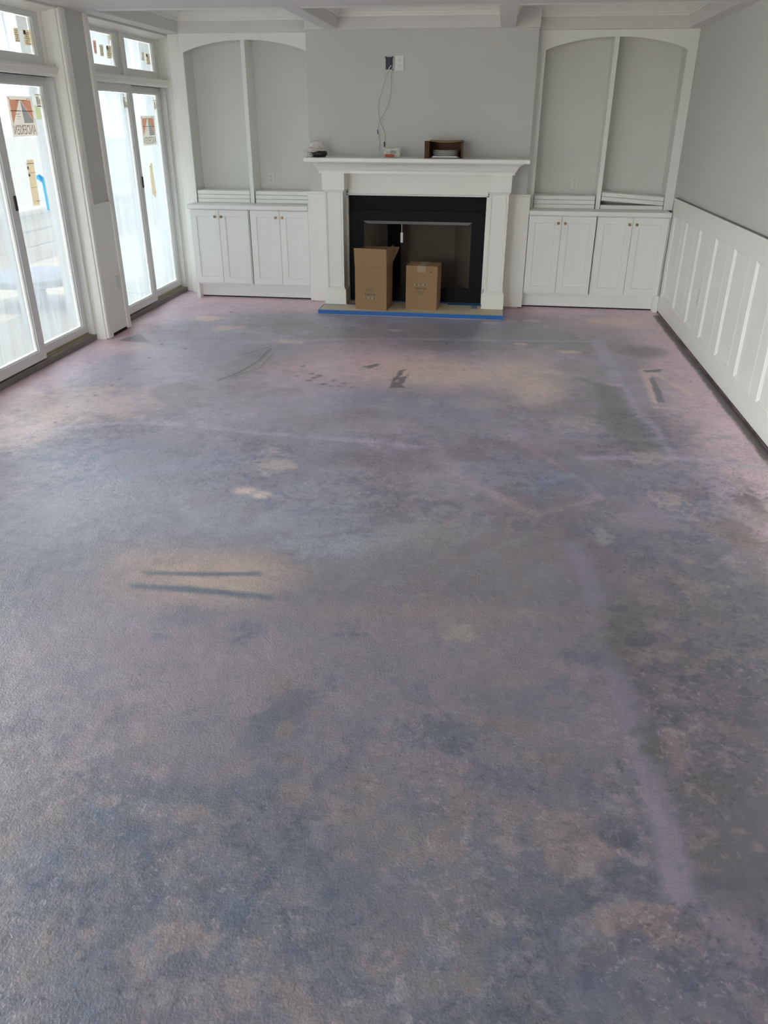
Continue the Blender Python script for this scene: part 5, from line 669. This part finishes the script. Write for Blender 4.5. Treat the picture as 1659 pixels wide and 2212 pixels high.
# cartons on the hearth -----------------------------------------------------
def carton(label, loc, rz, w_, d_, h_, open_):
    t = thing('cardboard_carton', label, 'box', loc, 'cardboard cartons on the hearth'); th = .004
    M = Matrix.Translation(Vector(loc)) @ Matrix.Rotation(rz, 4, 'Z')
    def put(b, nm, m, par=t):
        bmesh.ops.transform(b.b, matrix=M, verts=b.b.verts); return b.done(nm, m, par)
    b = MB(); X0, X1 = 0, w_
    b.box(X0, X1, 0, th, 0, h_).box(X0, X1, d_ - th, d_, 0, h_).box(X0, X0 + th, th, d_ - th, 0, h_).box(X1 - th, X1, th, d_ - th, 0, h_).box(X0, X1, th, d_ - th, 0, th)
    put(b, 'carton_body', KRAFT)
    if open_:
        f = .156
        fl_ = MB(); fl_.prism([(0, h_ + .002), (w_, h_ + .002), (w_ - .002, h_ + f - .002), (.14, h_ + f), (.055, h_ + f + .001), (-.006, h_ + f)], -.006, -.002, 'y'); put(fl_, 'flap', KRAFT)
        fl_ = MB(); fl_.loops([[(w_ - .001, .004, h_), (w_ - .001, d_ - .004, h_), (w_ - .005, d_ - .004, h_), (w_ - .005, .004, h_)], [(w_ + .004, .012, h_ + f - .004), (w_ + .014, d_ - .02, h_ + f + .01), (w_ + .010, d_ - .02, h_ + f + .01), (w_ + .0, .012, h_ + f - .004)]]); put(fl_, 'flap', KRAFT)
        fl_ = MB(); fl_.loops([[(.001, .004, h_), (.001, d_ - .004, h_), (.005, d_ - .004, h_), (.005, .004, h_)], [(.03, .02, h_ + f - .02), (.035, d_ - .02, h_ + f + .0), (.039, d_ - .02, h_ + f + .0), (.034, .02, h_ + f - .02)]]); put(fl_, 'flap', KRAFTD)
        fl_ = MB(); fl_.loops([[(0, d_, h_), (w_, d_, h_), (w_, d_ + .004, h_), (0, d_ + .004, h_)], [(.01, d_ + .05, h_ + f - .02), (w_ + .055, d_ + .05, h_ + f - .015), (w_ + .055, d_ + .054, h_ + f - .015), (.01, d_ + .054, h_ + f - .02)]]); put(fl_, 'flap', KRAFTD)
        c_ = MB(); c_.tube([(.038, -.0065, h_ + .03), (.046, -.0065, h_ + .07), (.05, -.0065, h_ + .1), (.06, -.0065, h_ + .15)], .0014, 6); o = put(c_, 'crease', FRAMEPRT)
    else:
        tp_ = MB(); tp_.box(0, w_ - .001, 0, d_ * .495, h_, h_ + .004).box(0, w_ - .001, d_ * .505, d_, h_, h_ + .004); put(tp_, 'flap', KRAFT)
        tp_ = MB(); tp_.box(w_ * .36, w_ * .62, -.0006, d_ + .0006, h_ + .004, h_ + .0046).box(w_ * .36, w_ * .62, -.001, 0, h_ - .05, h_ + .0046); o = put(tp_, 'packing_tape', FRAMEPRT)
        tp_ = MB(); tp_.box(w_ + .0002, w_ + .0008, .13, .138, h_ - .13, h_ - .005).box(w_ + .0002, w_ + .0008, .05, .13, h_ - .008, h_ - .003); put(tp_, 'seam', BROWN)
    # printing on the front face: framed pictograms, two words, a faint stamp
    up = 1 if not open_ else -1
    zc = .185 if not open_ else .145; xc = w_ * .475
    def bars(nm, m, rects, y=-.0008):
        b = MB()
        for x, z, a, c in rects:
            z2, z3 = sorted((zc + up * z, zc + up * (z + c))); b.box(xc + x, xc + x + a, y, y + .0005, z2, z3)
        o = put(b, nm, m); o['kind'] = 'stuff'; return o
    bars('print_frame', INKL, [(-.066, .05, .132, .0025), (-.066, .026, .132, .0025), (-.066, .026, .0025, .026), (.0635, .026, .0025, .026)])
    bars('print_field', FRAMEPRT, [(-.0635, .0285, .127, .0215)], -.0005)
    bars('pictogram', INK, [(-.045, .032, .006, .013), (-.034, .032, .006, .013), (.033, .032, .006, .013), (.045, .032, .006, .013), (-.003, .032, .006, .007), (-.008, .039, .016, .006), (-.048, .044, .02, .0015), (.03, .044, .024, .0015)])
    r_ = random.Random(3); wr = []
    x = -.048
    for g in (5, 4):
        for i in range(g):
            wr += [(x, .0, .0028, .014), (x + .0028, r_.choice((0, .006, .0115)), .005, .0026)]
            if r_.random() > .4: wr.append((x + .0066, .0, .0024, .014))
            x += .0103
        x += .006
    bars('lettering', INK, wr)
    bars('stamp', INKL, [(-.036 + .003 * abs(i - 2), -.018 - i * .007, .072 - .006 * abs(i - 2), .0038) for i in range(5)] + [(-.041, -.034, .003, .012), (.038, -.034, .003, .012)])
    bars('mark', INK, [(.085, .155, .018, .004), (.094, .153, .008, .006)] if not open_ else [(-.118, .118, .014, .005)])
    return t
carton('tall open cardboard carton with raised flaps standing on the hearth', (-1.253, 7.186, .0408), -.105, .296, .235, .384, True)
carton('closed taped cardboard carton standing on the hearth', (-.792, 7.252, .0408), -.075, .288, .245, .386, False)

# ------------------------------------------------------------------ things on the mantel
bx = thing('cardboard_box', 'small brown cardboard box on its side holding white plates', 'box', (-.49, 7.45, 1.315))
m_ = MB(); X0, X1, Z0, Z1, Y0, Y1 = -.620, -.338, 1.3155, 1.450, 7.30, 7.56
m_.box(X0, X0 + .004, Y0, Y1, Z0, Z1).box(X1 - .004, X1, Y0, Y1, Z0, Z1).box(X0, X1, Y0, Y1, Z0, Z0 + .004).box(X0, X1, Y1 - .004, Y1, Z0, Z1); m_.done('box_body', BROWN, bx)
m_ = MB(); n_ = 10
m_.loops([[(X0 + (X1 - X0) * i / n_, y, Z1 - .012 * math.sin(math.pi * i / n_) * (1 if y < 7.4 else .3) + dz) for i in range(n_ + 1)] for y, dz in ((Y0, 0), (Y1, 0), (Y1, .004), (Y0, .004), (Y0, 0))], False, False, False); m_.done('box_top', KRAFT, bx)
m_ = MB(); m_.loops([[(X0, Y0, Z0), (X0, Y0, Z1), (X0 + .004, Y0, Z1), (X0 + .004, Y0, Z0)], [(X0 - .032, Y0 - .05, Z0 + .002), (X0 - .032, Y0 - .05, Z1 + .002), (X0 - .028, Y0 - .05, Z1 + .002), (X0 - .028, Y0 - .05, Z0 + .002)]]); m_.done('flap', BROWN, bx)
pl0 = None
for i in range(6):
    if pl0 is None:
        pl0 = MB().lathe([(.06, 0), (.085, .002), (.112, .009), (.114, .0105), (.110, .0105), (.083, .0045), (.058, .003)], (0, 0, 0), 32).done('plate', FOAM); o = pl0
    else: o = pl0.copy(); S.collection.objects.link(o)
    o.location = (-.482 + .003 * math.sin(i * 2), 7.435 + .003 * math.cos(i * 3), 1.3335 + i * .0068); 
    tag(o, '%s white foam plate in the stack inside the small brown box' % ('lowest', 'second lowest', 'third lowest', 'third highest', 'second highest', 'topmost')[i], 'plate', 'stacked plates inside the small brown box')
pp = tag(MB().box(-.600, -.360, 7.32, 7.54, 1.3196, 1.3225).box(-.590, -.375, 7.325, 7.535, 1.3225, 1.3330, bev=.002).done('paper_stack', FOAM), 'white papers lying flat under the plates in the small box', 'paper')
pk = thing('plastic_packet', 'clear plastic packet with a red label on the mantel shelf', 'packet', (-.945, 7.40, 1.315))
def crumple(c, r, sd, sub=3, amp=.25, fr=3.0, boxy=0.0):
    b = MB(); bmesh.ops.create_icosphere(b.b, subdivisions=sub, radius=1.0)
    for v in b.b.verts:
        n0 = v.co.copy(); mxc = max(abs(n0.x), abs(n0.y), abs(n0.z)); n0 = n0.lerp(n0 / mxc, boxy); d = 1 + amp * (noise.noise(n0 * fr + Vector((sd, 0, 0))) + .5 * noise.noise(n0 * fr * 2.3 + Vector((0, sd, 0))))
        v.co = Vector((c[0] + r[0] * n0.x * d, c[1] + r[1] * n0.y * d, max(1.3155, c[2] + r[2] * n0.z * d)))
    return b
crumple((-.945, 7.41, 1.355), (.070, .030, .038), 2.0, 4, .16, 4.0, .85).done('bag_film', CLEARP, pk)
o = MB().box(-1.005, -.925, 7.366, 7.369, 1.320, 1.342, bev=.001).done('red_label', RED, pk); o['label'] = 'red label'
MB().box(-.99, -.90, 7.395, 7.41, 1.318, 1.375, bev=.004).done('printed_card', FOAM, pk)
b_ = MB()
for i in range(3): b_.box(-.960 + .004 * i, -.910, 7.374, 7.3755, 1.350 + i * .008, 1.353 + i * .008)
b_.done('print', INK, pk)['kind'] = 'stuff'
bg_ = thing('plastic_bag', 'crumpled white plastic bag around a dark bundle on the mantel end', 'bag', (-1.62, 7.38, 1.315))
crumple((-1.595, 7.37, 1.343), (.078, .055, .036), 9.0, 3, .12).done('dark_bundle', mat('dark_bundle_plastic', (.12, .12, .12), .35, .3, 30), bg_, True)
crumple((-1.622, 7.385, 1.412), (.062, .05, .034), 5.0, 5, .26, 2.6).done('upper_film', BAGP, bg_, True)
crumple((-1.632, 7.365, 1.370), (.088, .058, .022), 7.0, 5, .3, 2.4).done('middle_film', BAGP, bg_, True)
crumple((-1.675, 7.35, 1.335), (.045, .04, .018), 3.0, 4, .3, 3.0).done('loose_end', CLEARP, bg_)

# ------------------------------------------------------------------ outlets, cable box, cables
def outlet(label, c, face, size=(.078, .118)):
    # face: '-y' on walls ahead, '+x' on the left wall, '-x' on the right wall
    t = thing('wall_outlet', label, 'outlet', c, 'white duplex wall outlets')
    def tr(u, v, d):
        if face == '-y': return Vector((c[0] + u, c[1] - d, c[2] + v))
        if face == '+x': return Vector((c[0] + d, c[1] + u, c[2] + v))
        return Vector((c[0] - d, c[1] - u, c[2] + v))
    def slab(nm, m, rects, d0, d1, bev=0, par=t):
        b = MB()
        for u0, u1, v0, v1 in rects: b.box(u0, u1, d0, d1, v0, v1, bev=bev)
        for v in b.b.verts: v.co = tr(v.co.x, v.co.z, v.co.y)
        return b.done(nm, m, par)
    slab('cover_plate', PLATEM, [(-size[0] / 2, size[0] / 2, -size[1] / 2, size[1] / 2)], 0, .006, .002)
    for s in (1, -1):
        b = MB(); b.loops([[tr(.0165 * math.cos(q), s * .0195 + max(-.0125, min(.0125, .0165 * math.sin(q))), d) for q in [k * math.pi / 10 for k in range(20)]] for d in (.0055, .0078)])
        r = b.done('receptacle', PLATEM, t)
        slab('slots', SLOT, [(-.0075, -.0052, s * .0195 - .001, s * .0195 + .007), (.0052, .0075, s * .0195 - .001, s * .0195 + .007), (-.0022, .0022, s * .0195 - .0095, s * .0195 - .005)], .0078, .0083, 0, r)
    b = MB(); b.loops([[tr(.0025 * math.cos(q), .0025 * math.sin(q), d) for q in [k * math.pi / 4 for k in range(8)]] for d in (.006, .0072)]); b.done('screw', PLATEM, t)
outlet('white outlet high on the chimney breast beside the blue cable box', (-.923, 7.653, 2.045), '-y')
outlet('white outlet in the bookcase bay just left of the chimney breast', (-2.235, 8.085, 1.092), '-y')
outlet('white outlet in the bookcase bay just right of the chimney breast', (.695, 8.085, 1.092), '-y')
outlet('white outlet on the pier between the two sliding doors', (-3.076, 6.215, .407), '+x')
outlet('white outlet in the third wainscot panel from the corner cabinet', (1.557, 6.28, .405), '-x')
outlet('white outlet in a wainscot panel far from the corner, cut by the frame', (1.557, 4.44, .405), '-x')
jb = thing('cable_box', 'dark blue open cable box in the chimney breast', 'box', (-1.01, 7.65, 2.0))
m_ = MB(); m_.box(-1.040, -1.036, 7.640, 7.652, 1.998, 2.090).box(-.986, -.982, 7.640, 7.652, 1.998, 2.090).box(-1.040, -.982, 7.640, 7.652, 1.998, 2.002).box(-1.040, -.982, 7.640, 7.652, 2.086, 2.090).box(-1.036, -.986, 7.649, 7.652, 2.002, 2.086); m_.done('box_shell', NAVY, jb)
for x0, z0 in ((-1.047, 2.084), (-.986, 2.084), (-.986, 1.992)): MB().box(x0, x0 + .011, 7.641, 7.646, z0, z0 + .012, bev=.001).done('screw_tab', NAVY, jb)
m_ = MB(); m_.box(-1.024, -.996, 7.643, 7.649, 2.03, 2.08, bev=.002); m_.done('inner_rib', DARKP, jb)
def smooth(p, n=6):
    out = []
    for i in range(len(p) - 1):
        a, b, c, d = [Vector(p[max(0, min(len(p) - 1, j))]) for j in (i - 1, i, i + 1, i + 2)]
        for k in range(n):
            t = k / n; out.append(.5 * ((2 * b) + (c - a) * t + (2 * a - 5 * b + 4 * c - d) * t * t + (3 * b - a - 3 * c + d) * t ** 3))
    out.append(Vector(p[-1])); return out
def cable(pts, y, label, endm, endlen, wrap=None):
    P = smooth([(x, 7.642 if i < 2 else y, z) for i, (x, z) in enumerate(pts)])
    t = thing('cable', label, 'cable', tuple(P[0]), 'white cables hanging from the cable box')
    MB().tube(P, .0038, 8).done('sheath', CABLE, t, True)
    e = P[-1]; MB().tube([e + Vector((0, 0, .004)), e, e - Vector((0, 0, endlen * .6)), e - Vector((0, 0, endlen))], .005, 8, [.004, .0068, .0068, .005]).done('connector', endm, t)
    if wrap:
        k = min(range(len(P)), key=lambda i: abs(P[i].z - wrap)); MB().tube(P[k - 3:k + 4], .0043, 8).done('blue_wrap', BLUET, t)
cable(CAB1, 7.631, 'white cable ending in a dark connector above the clear packet', GREYM, .040)
cable(CAB2, 7.640, 'white cable with a blue wrap and a white end', CABLE, .012, CAB2[11][1])
bpy.context.view_layer.update()
